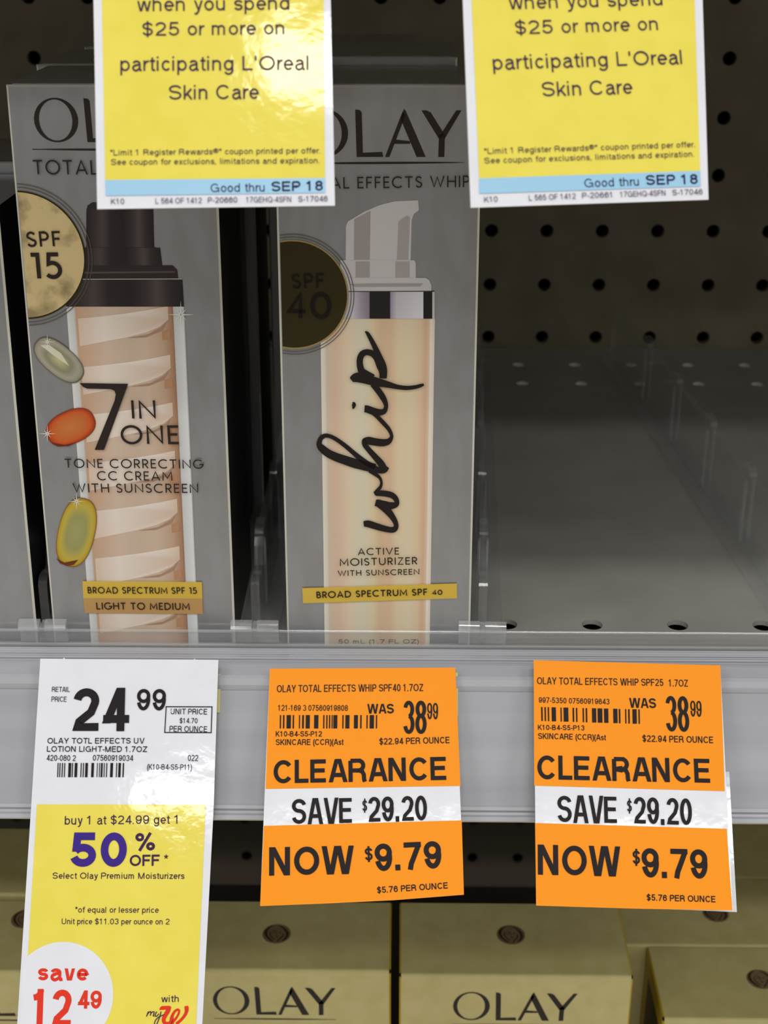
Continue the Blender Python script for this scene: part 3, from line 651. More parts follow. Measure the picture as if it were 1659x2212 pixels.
# ------------------------------------------------------------------ shelves, price rails
RT = math.radians(32)
def rail_pt(sd, out, dy=0, dz=0):        # on the slanted front of a price rail: distance down the face, height off it
    return (-0.90+dy-math.sin(RT)*sd-math.cos(RT)*out, -0.01+dz-math.cos(RT)*sd+math.sin(RT)*out)
def shelf(label, dy, dz, holes):
    t = thing('gondola_shelf', label, 'shelf', (0, 5+dy, dz), 'steel shelves of the display')
    s = Solid()
    if holes:
        y0 = -0.5
        s.add([(X0, -.62, 0), (X1, -.62, 0), (X1, -.5, 0), (X0, -.5, 0)], [(0, 1, 2, 3)], 'shelf_paint')
        perforated(s, (X0-.5, -.5, 0), (1, 0, 0), (0, 1, 0), 44, 1, .123, .06, 'shelf_paint')
        s.add([(X0-.5, .5, 0), (X1, .5, 0), (X1, 7.966, 0), (X0-.5, 7.966, 0)], [(0, 1, 2, 3)], 'shelf_paint')
        perforated(s, (X0-.68, 7.966, 0), (1, 0, 0), (0, 1, 0), 44, 2, .105, .06, 'shelf_paint')
        s.add([(X0-.5, 9.966, 0), (X1, 9.966, 0), (X1, 10.42, 0), (X0-.5, 10.42, 0)], [(0, 1, 2, 3)], 'shelf_paint')
        s.add([(X0-.5, 10.42, 0), (X1, 10.42, 0), (X1, 10.42, -.6), (X0-.5, 10.42, -.6)], [(0, 1, 2, 3)], 'shelf_paint')
    else:
        s.box(X0-.5, X1, -.62+dy, 10.42, dz-.06, dz, 'shelf_darkened')
    s.build('deck', t)
    s = Solid()
    s.prism([(-.62+dy, dz-.002), (-.78+dy, dz-.002), (-.78+dy, dz-1.35), (-.73+dy, dz-1.35), (-.73+dy, dz-.06), (-.62+dy, dz-.06)], X0-.5, X1, 'shelf_steel')
    s.build('front_lip', t)
    s = Solid(); s.box(X0-.5, X1, -.70+dy, 1.6, dz-.62, dz-.56, 'shelf_steel'); s.box(X0-.5, X1, 1.54, 1.6, dz-.56, dz-.07, 'shelf_steel'); s.build('added_deck_pan', t)  # plates added under the deck to keep the front holes dark
    for x in (X0, X1-.4):
        s = Solid(); s.prism([(-.5+dy, dz-.07), (-.5+dy, dz-.5), (10.9, dz-2.2), (10.99, dz-2.2), (10.99, dz-.07)], x, x+.12, 'shelf_steel'); s.build('bracket', t)
    return t
def price_rail(label, dy, dz):
    t = thing('price_rail', label, 'price rail', (0, -1.2+dy, dz-1), 'price rails along the shelf fronts')
    q = lambda a, b: rail_pt(a, b, dy, dz)
    s = Solid()       # slanted plastic channel back
    s.prism([(-.64+dy, dz+.016), (-.86+dy, dz+.016), q(.02, .03), q(1.70, .03), q(1.70, -.06), (-.91+dy, dz-.10), (-.91+dy, dz+.002), (-.64+dy, dz+.002)][::-1], X0, X1, 'rail_plastic')
    s.build('channel', t)
    s = Solid()       # rounded upper bead and the ledge beads
    s.prism([q(.13, .03), q(.14, .065), q(.18, .085), q(.25, .08), q(.30, .05), q(.31, .03)][::1], X0, X1, 'rail_lip')
    s.build('upper_bead', t, smooth=False)
    s = Solid()
    s.prism([(-.635+dy, dz+.016), (-.635+dy, dz+.020), (-.875+dy, dz+.020), (-.875+dy, dz+.016)][::-1], X0, X1, 'rail_ledge')
    for y, r_ in ((-.655, .018), (-.70, .026), (-.745, .014), (-.80, .010), (-.845, .016)):
        s.prism([(y+r_*math.cos(math.pi*k/6)+dy, dz+.020+r_*.7*math.sin(math.pi*k/6)) for k in range(7)], X0, X1, 'rail_lip')
    s.build('ledge_bead', t)
    s = Solid()       # lower lip that holds the tags
    s.prism([q(1.55, .03), q(1.565, .075), q(1.60, .085), q(1.625, .05), q(1.65, .055), q(1.67, .10), q(1.715, .11), q(1.73, .07), q(1.73, -.06), q(1.70, -.06)][::1], X0, X1, 'rail_lip')
    s.build('lower_lip', t)
    s = Solid()       # clear cover over the paper strip
    a, b = q(.30, .075), q(1.57, .078); a2, b2 = q(.30, .062), q(1.57, .065)
    s.prism([a, b, b2, a2], X0, X1, 'clear_film')
    s.build('clear_cover', t)
    return t
shelf('grey steel shelf with punched holes that carries the silver cartons', 0, 0, True)
price_rail('grey plastic price rail holding the white and orange tags below the silver cartons', 0, 0)
UDY, UDZ = -0.36, 9.35
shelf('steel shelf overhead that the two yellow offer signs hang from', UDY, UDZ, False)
price_rail('price rail of the shelf overhead, behind the tops of the yellow offer signs', UDY, UDZ)
LDZ = -12.3
shelf('lower steel shelf under the cream cartons at the bottom', 0.6, LDZ, False)

# clear kerb along the shelf's front edge, in front of the cartons
t = thing('shelf_kerb', 'low clear plastic kerb along the shelf front edge before the silver cartons', 'shelf kerb', (0, -.6, 0))
s = Solid(); s.prism([(-.60, .0), (-.60, .20), (-.555, .20), (-.555, .04), (-.53, .04), (-.53, .0)][::-1], X0, X1, 'clear_plastic'); s.build('upright', t)
s = Solid(); s.prism([(-.60, .20), (-.612, .213), (-.58, .228), (-.545, .213), (-.555, .20)][::-1], X0, X1, 'clear_clip'); s.build('top_bead', t)
s = Solid(); s.prism([(-.60-.03*math.sin(math.pi*k/6), .035-.03*math.cos(math.pi*k/6)) for k in range(7)][::-1], X0, X1, 'clear_clip'); s.build('foot_bead', t)

# clear dividers
def divider(label, x, rz=0.0, y0=-0.42, length=10.3, foot=(.24, .24)):
    t = thing('shelf_divider', label, 'shelf divider', (x, y0, 0), 'clear plastic shelf dividers', rz)
    th = .05
    top = [(.0, .05), (.02, .62)] + arc(.15, .64, .13, .12, 170, 75, 6) + [(.28, .75), (.32, .68), (.44, .74), (.52, .95)]
    y = .60
    while y < length-1.2:
        top += [(y, 1.03)] + arc(y+.15, 1.03, .15, .12, 165, 75, 6) + [(y+.30, 1.14), (y+.36, 1.03), (y+1.55, 1.03)]
        y += 1.78
    top += [(length-.35, 1.0), (length, .55), (length, .05)]
    s = Solid()
    s.prism([(a+y0, b) for a, b in top][::-1], x-th, x+th, 'clear_divider')
    y = .60
    while y < length-1.2:            # moulded ribs under each tooth
        for k in (-1, 1): s.box(x+k*(th+.0)-.015, x+k*(th+.0)+.015, y0+y+.08, y0+y+.15, .12, .95, 'clear_divider')
        y += 1.78
    s.build('panel', t)
    s = Solid(); s.box(x-foot[0], x+foot[1], y0+.05, y0+length-.2, .005, .05, 'clear_divider'); s.build('base_flange', t)
    s = Solid()
    for a, b in ((x-.27, x-.03), (x+.03, x+.27)):
        s.prism([(-.506, .048), (-.506, .318), (-.530, .318)] + arc(-.545, .270, .045, .046, 75, 165, 6) + [(-.618, .256), (-.632, .246), (-.632, .234), (-.552, .232), (-.552, .048)], a, b, 'clear_clip')
    s.box(x-.03, x+.03, -.62, -.42, .236, .262, 'clear_clip'); s.box(x-.03, x+.03, -.545, -.41, .05, .236, 'clear_clip')
    s.build('front_clip', t, bevel=.008)
    return t
divider('clear plastic shelf divider at the left end, left of the SPF 15 carton', -5.312, 0.0, y0=-.40, foot=(.08, .08))
divider('clear plastic shelf divider between the two printed silver cartons', -2.90, -0.01, y0=-.40, foot=(.2, .24))
divider('clear plastic shelf divider at the right side of the SPF 40 carton', -.315, -0.04, y0=-.40, foot=(.12, .24))
divider('clear plastic shelf divider slanting across the empty right part of the shelf', 3.42, 0.087, y0=-.40)

# ------------------------------------------------------------------ silver cartons
BOXY = -0.5
LEAN = 4.2
FRONT = Face((0, BOXY, 0), LEAN)
def carton(label, x0, x1, height, depth, drop, group=None, name='skin_cream_carton'):
    """card carton leaning back a little, black sides, pale raw card along its folds"""
    t = thing(name, label, 'carton', ((x0+x1)/2, BOXY, 0), group)
    e = .022
    f = lambda u, v, h=0: FRONT.p(u, v, h)
    tx, bz = FRONT.p(0, height), FRONT.p(0, 0)
    top_b = Vector((0, tx.y+depth, tx.z-drop)); bot_b = Vector((0, bz.y+depth, 0))
    s = Solid()
    P = [f(x0+e, .0), f(x1-e, .0), f(x1-e, height-e), f(x0+e, height-e)]
    s.add(P, [(0, 1, 2, 3)], 'carton_silver')
    Q = [f(x0, 0, -e), f(x1, 0, -e), f(x1, height, -e), f(x0, height, -e)]
    s.add([P[0], P[3], Q[3], Q[0]], [(0, 1, 2, 3)], 'paper_edge')
    s.add([P[1], Q[1], Q[2], P[2]], [(0, 1, 2, 3)], 'paper_edge')
    s.add([P[3], P[2], Q[2], Q[3]], [(0, 1, 2, 3)], 'paper_edge')
    B = [Vector((x, b.y, b.z)) for b in (bot_b, top_b) for x in (x0, x1)]
    s.add([Q[0], Q[3], B[2], B[0]], [(0, 1, 2, 3)], 'carton_black')
    s.add([Q[1], B[1], B[3], Q[2]], [(0, 1, 2, 3)], 'carton_black')
    s.add([B[0], B[2], B[3], B[1]], [(0, 1, 2, 3)], 'carton_silver')
    s.add([Q[0], B[0], B[1], Q[1]], [(0, 1, 2, 3)], 'carton_black')
    s.add([Q[3], Q[2], B[3], B[2]], [(0, 1, 2, 3)], 'carton_silver')
    # raw card line down the rear fold
    k = .03
    for xx, sg in ((x0, -1), (x1, 1)):
        b0, b1 = Vector((xx, bot_b.y, 0)), Vector((xx, top_b.y, top_b.z))
        s.add([b0+Vector((sg*.002, -k, 0)), b0+Vector((sg*.002, 0, 0)), b1+Vector((sg*.002, 0, 0)), b1+Vector((sg*.002, -k, 0))], [(0, 1, 2, 3)], 'shelf_steel')
    body = s.build('carton_body', t)
    s = Solid()       # tuck flap on the top
    z = .006
    P = [Vector((x, tx.y+a*depth, tx.z-drop*a+z)) for a, x in ((.03, x0+.05), (.03, x1-.05), (.42, x1-.18), (.42, x0+.18))]
    s.add(P + [p-Vector((0, 0, z)) for p in P], [(0, 1, 2, 3)] + [(k, 4+k, 4+(k+1) % 4, (k+1) % 4) for k in range(4)], 'carton_silver')
    s.build('tuck_flap', t)
    return t
HT = 6.15
LX, RX = (-5.216, -3.136), (-2.541, -.455)
left = carton('silver carton with a bright gold SPF 15 seal and three printed capsules', *LX, HT, 1.9, .06)
right = carton('silver carton with dark SPF 40 seal and black brush word on cream bottle', *RX, HT, 1.9, .06)
far = carton('plain silver carton cut off by the left edge of the photo', -7.5, -5.405, 4.95, 1.9, .06)

def logo(face, s, px0, px1, ytop, ybase, m, h):
    """four-letter wordmark with swelling strokes; px0..px1 at the baseline, capital height ytop..ybase"""
    a = face.uv(px0, ybase); b = face.uv(px1, ybase); c = face.uv((px0+px1)/2, ytop)
    Wd = b[0]-a[0]; H = c[1]-face.uv((px0+px1)/2, ybase)[1]; tilt = (b[1]-a[1])/Wd
    def q(x, y):                                  # drawing grid 687 x 158, y down
        u = (x+5)/687*Wd
        return (a[0]+u, a[1]+tilt*u+(1272-y)/158*H)
    n = 48; O = []
    cx, cy = 97, 1192.5
    outer = [(cx+102*math.cos(2*math.pi*k/n), cy-80*math.sin(2*math.pi*k/n)) for k in range(n)]
    inner = [(cx-2+77*math.cos(2*math.pi*k/n+.12), cy-74*math.sin(2*math.pi*k/n+.12)) for k in range(n)]
    for k in range(n):
        face.poly(s, [q(*outer[k]), q(*outer[(k+1) % n]), q(*inner[(k+1) % n]), q(*inner[k])], m, h)
    for poly in ([(230, 1114), (250, 1116), (258, 1124), (262, 1258), (345, 1255), (350, 1272), (235, 1272)],
                 [(357, 1272), (376, 1272), (443, 1135), (432, 1120)],
                 [(437, 1112), (445, 1118), (532, 1272), (493, 1272), (424, 1146)],
                 [(402, 1214), (465, 1219), (465, 1228), (396, 1228)],
                 [(512, 1117), (534, 1117), (552, 1124), (614, 1200), (588, 1212)],
                 [(660, 1117), (682, 1117), (612, 1212), (592, 1200)],
                 [(588, 1196), (613, 1200), (612, 1272), (586, 1272)]):
        face.poly(s, [q(*p) for p in poly][::-1], m, h)
def underline(face, s, x0, y0, x1, y1, w, m, h):
    n = 16
    P = [(x0+(x1-x0)*k/n, y0+(y1-y0)*k/n, w*math.sin(math.pi*min(1, max(.06, k/n)))**.7+.6) for k in range(n+1)]
    face.px(s, [(x, y+q/2) for x, y, q in P] + [(x, y-q/2) for x, y, q in P][::-1], m, h)
def vband(face, s, xl0, xr0, y0, xl1, xr1, y1, stops, h):
    """printed picture of a glossy cylinder: colour changes across, same all the way down"""
    for (a, ca), (b, cb) in zip(stops[:-1], stops[1:]):
        L = lambda f, x, y: x[0]+(x[1]-x[0])*f
        face.px(s, [(xl1+(xr1-xl1)*a, y1), (xl1+(xr1-xl1)*b, y1), (xl0+(xr0-xl0)*b, y0), (xl0+(xr0-xl0)*a, y0)], 'printed_ink', h, [ca, cb, cb, ca])
def capsule_picture(face, s, cx, cy, ra, rb, deg, cols, h, n=36):
    a = math.radians(deg); rings = [1.0, .93, .78, .5, .0]
    for (r0, c0), (r1, c1) in zip(list(zip(rings, cols))[:-1], list(zip(rings, cols))[1:]):
        for k in range(n):
            pts = []
            for r, t in ((r0, k), (r0, k+1), (r1, k+1), (r1, k)):
                c_, s_ = math.cos(2*math.pi*t/n), math.sin(2*math.pi*t/n)
                x, y = ra*r*math.copysign(abs(c_)**.86, c_), rb*r*math.copysign(abs(s_)**.80, s_)
                pts.append((cx+x*math.cos(a)-y*math.sin(a), cy+x*math.sin(a)+y*math.cos(a)))
            if r1 == 0: face.px(s, pts[:3][::-1], 'printed_ink', h, [c1, c0, c0])
            else: face.px(s, pts[::-1], 'printed_ink', h, [c1, c1, c0, c0])
def sparkle(face, s, cx, cy, r, m, h, n=8):
    for k in range(n):
        a = math.pi*2*k/n; L = r*(1 if k % 2 == 0 else .6); w = r*.05
        face.px(s, [(cx-w*math.sin(a), cy+w*math.cos(a)), (cx+L*math.cos(a), cy+L*math.sin(a)), (cx+w*math.sin(a), cy-w*math.cos(a))], m, h)
def build_parts(solids, parent, labels={}):
    made = {}
    for n_, s_ in sorted(solids.items(), key=lambda k: k[0].count('/')):
        up, _, leaf = n_.rpartition('/')             # 'seal/seal_lettering' is a sub-part of 'seal'
        o = made[n_] = s_.build(leaf, made.get(up, parent), base=tuple(parent['base']))
        if n_ in labels: o['label'] = labels[n_]

# --- left carton print
H1, H2, H3, H4, H5 = .004, .013, .017, .021, .025
P = {}
s = P['brand_logo'] = Solid()
logo(FRONT, s, 77.5, 397, 212, 307, 'ink_brown', H1)
underline(FRONT, s, 70, 322.5, 402, 324, 4.2, 'ink_brown', H1)
s = P['pump_picture'] = Solid()
FRONT.px(s, [(186, 600), (186.5, 460), (189, 444), (199, 437), (331, 436), (335, 600)], 'pump_black', H1)
PUMP = [(0, (42, 35, 37)), (.12, (58, 49, 48)), (.24, (78, 68, 66)), (.36, (46, 39, 40)), (.55, (38, 32, 33)), (.68, (60, 52, 52)), (.78, (86, 76, 74)), (.88, (56, 48, 48)), (1, (38, 32, 34))]
vband(FRONT, s, 187, 331, 450, 186.5, 333, 535, PUMP, H1+.001)
FRONT.px(s, [(174, 575), (176, 545), (186, 534), (337, 534), (347, 545), (351, 575)], 'pump_black', H1+.002)
FRONT.px(s, [(160, 603), (160, 583), (172, 574), (373, 573), (383, 583), (385, 603)], 'pump_black', H1+.003)
FRONT.px(s, [(165, 591), (166, 587), (378, 585), (379, 589)], 'pump_sheen', H1+.0035)
FRONT.px(s, [(143, 662), (141, 603), (394, 602), (397.5, 662)], 'pump_black', H1+.004)
FRONT.px(s, [(150, 603.5), (150, 602.5), (394, 601.5), (394, 602.8)], 'paper_edge', H1+.0045)
vband(FRONT, s, 141, 394, 604, 143, 397.5, 662, PUMP, H1+.0042)
vband(FRONT, s, 176, 346, 535, 175, 350, 573, PUMP, H1+.0025)
s = P['bottle_picture'] = Solid()
tan, pale, mid, edge_w = (200, 164, 134), (226, 206, 186), (208, 184, 162), (224, 224, 222)
vband(FRONT, s, 143.5, 398.5, 661, 198, 430.5, 1397, [(0, edge_w), (.06, (206, 206, 204)), (.075, tan), (.16, (206, 174, 146)), (.32, (214, 190, 170)), (.52, mid), (.66, (212, 188, 166)), (.80, (200, 168, 140)), (.88, (176, 136, 106)), (.90, (160, 118, 90)), (.905, (206, 208, 208)), (.985, (228, 230, 230)), (1, (150, 150, 150))], H1)
def bpt(f, y):
    k = (y-661)/(1397-661)
    return (143.5+(198-143.5)*k + f*(255+(232.5-255)*k), y)
for y0 in (688, 793, 896, 1000, 1104, 1206, 1308):
    k = .98
    up = [(.09, y0), (.3, y0-5), (.5, y0-11), (.7, y0-19), (.86, y0-27)]
    dn = [(.86, y0+2), (.78, y0+18), (.66, y0+30), (.5, y0+40), (.3, y0+50), (.09, y0+60)]
    if y0 == 1308: dn = [(a, min(b, 1390)) for a, b in dn]
    n_ = len(up)
    cs = [(222, 198, 178), (236, 224, 212), (240, 230, 220), (238, 226, 214), (226, 202, 180)]
    cd = [(218, 192, 170), (230, 212, 196), (236, 220, 206), (238, 228, 216), (236, 222, 208), (220, 196, 174)]
    FRONT.px(s, [bpt(*q) for q in dn][::-1] + [bpt(*q) for q in up][::-1], 'printed_ink', H1+.002, cd[::-1]+cs[::-1])
    FRONT.px(s, [bpt(.5, y0+42), bpt(.68, y0+34), bpt(.80, y0+18), bpt(.84, y0+8), bpt(.80, y0+26), bpt(.66, y0+40)], 'printed_ink', H1+.003, [(176, 140, 116)]*6)
    FRONT.px(s, [bpt(.8, y0+46), bpt(.87, y0+42), bpt(.87, y0+24), bpt(.80, y0+28)], 'printed_ink', H1+.003, [(190, 142, 106)]*4)
s = P['spf_seal'] = Solid()
c = FRONT.uv(47, 552); r = FRONT.uv(184, 552)[0]-c[0]; u0 = LX[0]+.03
FRONT.poly(s, clip_left([(c[0]+r*math.cos(2*math.pi*k/72), c[1]+r*math.sin(2*math.pi*k/72)) for k in range(72)], u0), 'gold_foil', H2)
ring(FRONT, s, c, r*.985, r*1.01, 'dark_gold', H2+.001, u0)
ring(FRONT, s, c, r*1.055, r*1.068, 'ring_line', H2+.001, u0)
ring(FRONT, s, c, r*1.105, r*1.118, 'ring_line', H2+.001, u0)
s = P['capsule_picture'] = Solid()
capsule_picture(FRONT, s, 127.5, 777, 63, 32, 40, [(70, 62, 44), (150, 144, 124), (168, 164, 146), (140, 136, 110), (196, 190, 140)], H2)
s2 = Solid()
capsule_picture(FRONT, s2, 153.6, 922, 55, 36, -24, [(120, 44, 14), (176, 62, 22), (206, 92, 36), (200, 110, 52), (206, 122, 66)], H2)
s3 = Solid()
capsule_picture(FRONT, s3, 165.6, 1149, 76, 40, -77, [(120, 72, 22), (190, 158, 46), (196, 176, 70), (160, 156, 92), (164, 164, 110)], H2)
FRONT.px(s, [(88, 745), (106, 744), (132, 762), (150, 790), (120, 770)], 'printed_ink', H2+.001, [(214, 210, 186)]*5)
FRONT.px(s2, [(104, 950), (112, 955), (140, 960), (165, 955), (150, 963), (125, 964)], 'printed_ink', H2+.001, [(110, 40, 16)]*6)
FRONT.px(s3, [(122, 1205), (140, 1214), (170, 1208), (160, 1219), (145, 1222), (130, 1216)], 'printed_ink', H2+.001, [(112, 52, 20)]*6)
sparkle(FRONT, s2, 103, 936, 20, 'sparkle_white', H3)
sparkle(FRONT, s3, 166, 1082, 20, 'sparkle_white', H3)
sparkle(FRONT, s, 103, 738, 18, 'sparkle_white', H3)
s = P['claim_lettering'] = Solid()
z3 = lambda x, y: (x/2.9625, 400+y/2.9625)
FRONT.px(s, [z3(*q) for q in [(512, 1263), (822, 1268), (668, 1690), (608, 1690), (736, 1375), (743, 1335), (735, 1312), (712, 1302), (560, 1298), (535, 1288)]][::-1], 'ink_brown', H4)
sparkle(FRONT, P['bottle_picture'], 391, 679, 30, 'sparkle_white', H3)
s = P['spectrum_banner'] = Solid()
z4 = lambda x, y: (x/2.9625, 880+y/2.9625)
FRONT.px(s, [z4(*q) for q in [(535, 1216), (1297, 1219), (1293, 1114), (530, 1108)]], 'banner_gold', H3)
FRONT.px(s, [z4(*q) for q in [(545, 1312), (1300, 1318), (1297, 1219), (535, 1216)]], 'banner_tan', H3)
write(FRONT, P, BOXL_TEXT, H5, stroke=True)
build_parts(P, left, {'spf_seal': 'bright crinkled gold foil seal'})
s2.build('capsule_picture', left)['label'] = 'orange printed capsule'
s3.build('capsule_picture', left)['label'] = 'yellow green printed capsule'

# --- right carton print
P = {}
s = P['brand_logo'] = Solid()
logo(FRONT, s, 650, 995, 236.5, 339, 'ink_brown', H1)
underline(FRONT, s, 642, 353, 1003, 351, 4.2, 'ink_brown', H1)
s = P['pump_picture'] = Solid()
z5 = lambda x, y: (540+x/3.072, 400+y/3.072)
out = [(635, 500), (637, 270), (650, 240), (760, 175), (860, 132), (960, 107), (1115, 100), (1121, 165), (1088, 190), (1073, 230), (1066, 498)]
FRONT.px(s, [z5(*q) for q in out][::-1], 'pump_grey', H1)
def strip(pts, col, h): FRONT.px(s, [z5(*q) for q in pts][::-1], 'printed_ink', h, [col]*len(pts))
strip([(690, 495), (692, 225), (770, 185), (800, 170), (795, 495)], (168, 160, 158), H1+.001)
strip([(975, 495), (985, 240), (1040, 200), (1062, 210), (1050, 495)], (176, 170, 168), H1+.001)
FRONT.px(s, [z5(*q) for q in [(600, 615), (600, 497), (1090, 497), (1100, 515), (1100, 615)]], 'pump_grey', H1+.002)
strip([(700, 505), (795, 505), (795, 612), (700, 612)], (172, 164, 164), H1+.003)
strip([(965, 505), (1060, 505), (1060, 612), (965, 612)], (176, 169, 168), H1+.003)
FRONT.px(s, [z5(*q) for q in [(560, 705), (560, 640), (590, 614), (1165, 614), (1190, 630), (1203, 662), (1203, 700)]], 'pump_grey', H1+.004)
strip([(660, 655), (800, 650), (1150, 650), (1130, 672), (700, 675)], (170, 163, 162), H1+.005)
strip([(640, 707), (640, 702), (1222, 700), (1222, 706)], (60, 54, 56), H1+.006)
vband(FRONT, s, *[f(*q)[0] for f, q in ((z5, (560, 0)), (z5, (1225, 0)))], 630, *[z5(q, 0)[0] for q in (560, 1225)], 688,
      [(0, (150, 140, 150)), (.18, (206, 202, 210)), (.27, (166, 156, 172)), (.35, (140, 130, 146)), (.352, (34, 28, 26)), (.555, (34, 28, 26)), (.56, (160, 148, 166)), (.62, (204, 200, 208)), (.885, (226, 226, 230)), (.89, (30, 26, 24)), (.975, (30, 26, 24)), (.98, (210, 208, 210)), (1, (200, 196, 196))], H1+.005)
s = P['bottle_picture'] = Solid()
vband(FRONT, s, 692, 939.5, 688, 701.5, 928, 1397, [(0, (232, 226, 212)), (.035, (226, 216, 200)), (.05, (214, 196, 174)), (.13, (222, 192, 166)), (.24, (228, 210, 180)), (.36, (220, 214, 190)), (.46, (226, 208, 172)), (.52, (218, 190, 154)), (.62, (222, 190, 158)), (.68, (228, 208, 172)), (.80, (226, 212, 180)), (.88, (228, 200, 166)), (.925, (218, 182, 150)), (.955, (228, 200, 172)), (.965, (238, 230, 216)), (1, (226, 214, 198))], H1)
s = P['spf_seal'] = Solid()
c = FRONT.uv(633.8, 637); r = FRONT.uv(751.5, 637)[0]-c[0]; u0 = RX[0]+.03
FRONT.poly(s, clip_left([(c[0]+r*math.cos(2*math.pi*k/72), c[1]+r*math.sin(2*math.pi*k/72)) for k in range(72)], u0), 'dark_gold', H2)
ring(FRONT, s, c, r*.985, r*1.012, 'gold_rim', H2+.001, u0)
ring(FRONT, s, c, r*1.055, r*1.068, 'ring_line', H2+.001, u0)
ring(FRONT, s, c, r*1.105, r*1.118, 'ring_line', H2+.001, u0)
s = P['brush_lettering'] = Solid()
brush(FRONT, s, WHIP_LOWER, 'ink_brush', H4)
brush(FRONT, s, WHIP_UPPER, 'ink_brush', H4+.001)
s = P['spectrum_banner'] = Solid()
z6 = lambda x, y: (540+x/2.9625, 880+y/2.9625)
FRONT.px(s, [z6(*q) for q in [(340, 1250), (1325, 1218), (1323, 1123), (335, 1153)]], 'banner_gold', H3)
write(FRONT, P, BOXR_TEXT, H5, stroke=True)
write(FRONT, P, [('50 mL (1.7 FL OZ)', 731, 1388, 905, 1388, 9, .3, 'volume_lettering', 'ink_brown')], H5)
build_parts(P, right, {'spf_seal': 'gold seal, dark reflection painted in, with a thin gold rim'})

# --- the cartons queued behind them (plain faces: nothing of their print can be seen)
g = 'silver cartons queued behind the front ones'
def behind(label, x0, x1, front, height=HT, depth=1.9):
    t = carton(label, x0, x1, height, depth, .06, g)
    t.location.y += front*IN
    return t
behind('silver carton directly behind the SPF 15 carton, second in its row', LX[0]-.16, LX[1]-.16, 1.97, HT-.06)
behind('silver carton at the back of the SPF 15 row, third from the front', LX[0]-.02, LX[1]-.02, 3.95, HT-.1, 1.5)
behind('silver carton directly behind the SPF 40 carton, second in its row', RX[0]-.15, -.64, 2.0, HT+.02)
behind('dark carton at the back of the SPF 40 row, third from the front', RX[0]-.45, -1.1, 4.0, HT-.1)
behind('silver carton behind the plain carton at the left edge', -7.6, -5.5, 2.0, 5.0)

# ------------------------------------------------------------------ yellow offer signs on the upper rail
def offer_sign(label, anchor_px, Y, lean, card, yellow, blue, table, yaw=0.0):
    f = Face(on_plane(*anchor_px, Y), lean, yaw)
    t = thing('offer_sign', label, 'price sign', tuple(on_plane(*anchor_px, Y)), 'yellow offer signs hanging from the upper shelf')
    s = Solid(); f.card(s, card, 'paper_white'); s.build('sign_card', t)
    s = Solid(); f.px(s, yellow, 'yellow_print', .004); s.build('yellow_panel', t)
    s = Solid(); f.px(s, blue, 'blue_print', .006); s.build('date_band', t)
    P = {}; write(f, P, table, .009); build_parts(P, t)
    return t
def A_(x, y): return (x/1.9988, y/1.9988)
def B_(x, y): return (830+x/2.0012, y/2.0012)
offer_sign('yellow offer sign at the top left, hanging in front of the SPF 15 carton', (460, 0), -2.6, 25,
           [(210, 451.5), (723.5, 444), (704, -500), (193, -500)],
           [A_(455, 778), A_(1403, 769), (695.5, -420), (212, -420)],
           [A_(457, 846), A_(1405, 833), A_(1403, 769), A_(455, 778)], SIGN1_TEXT)
offer_sign('yellow offer sign at the top right, hanging before the bare pegboard', (1262, 0), -2.6, 25,
           [(1017, 448.5), (1530.5, 431), (1503, -500), (981, -500)],
           [B_(410, 772), B_(1365, 739), (1486, -420), (1001, -420)],
           [B_(410, 838), B_(1367, 806), B_(1365, 739), B_(410, 772)], SIGN2_TEXT, 12)

# ------------------------------------------------------------------ tags on the price rail
def C_(x, y): return (x/2.9625, 1330+y/2.9625)
def D_(x, y): return (x/3.318, 1720+y/3.318)
f = Face(on_plane(280, 1425, -1.035), 34)
t = thing('shelf_tag', 'tall white and yellow price tag reading 24.99, below the SPF 15 carton', 'price tag', tuple(on_plane(280, 1425, -1.035)))
s = Solid(); f.card(s, [(20, 2480), (423, 2480), D_(1532, 60), C_(1397, 283), C_(1250, 281), C_(1245, 274), C_(1238, 281), C_(418, 277), C_(410, 268), C_(402, 276), C_(258, 275), D_(228, 0)], 'paper_white'); s.build('tag_card', t)
s = Solid()
cc = f.uv(*D_(442, 1427)); rr = f.uv(*D_(812, 1427))[0]-cc[0]
f.px(s, [(38, 2440), (414, 2440), D_(1475, 60), D_(265, 58)], 'yellow_print', .004); s.build('yellow_panel', t)
s = Solid(); n = 64
pl = [(cc[0]+rr*math.cos(2*math.pi*k/n), cc[1]+rr*math.sin(2*math.pi*k/n)) for k in range(n)]
f.poly(s, clip_left(pl, f.uv(*D_(150, 1427))[0]), 'paper_white', .006); s.build('white_roundel', t)
P = {}; s = P['barcode'] = Solid(); barcode(f, s, WHITE_BARS, .009)
s = P['unit_price_box'] = Solid()
bx = [C_(1352, 748), C_(1357, 583), C_(1064, 582), C_(1055, 747)]
for k in range(4):
    a, b = bx[k], bx[(k+1) % 4]; dx, dy = b[0]-a[0], b[1]-a[1]; L = math.hypot(dx, dy); w = 1.0
    ox, oy = -dy/L*w, dx/L*w; ex_, ey_ = dx/L*w, dy/L*w
    f.px(s, [(a[0]+ox-ex_, a[1]+oy-ey_), (a[0]-ox-ex_, a[1]-oy-ey_), (b[0]-ox+ex_, b[1]-oy+ey_), (b[0]+ox+ex_, b[1]+oy+ey_)][::-1], 'ink_black', .009)
s = P['member_logo'] = Solid()
brush(f, s, LOGO_W, 'ink_red', .009); brush(f, s, LOGO_MY, 'ink_purple', .012)
write(f, P, WHITE_TEXT, .010)
build_parts(P, t, {'member_logo': 'red script letter with small purple script'})

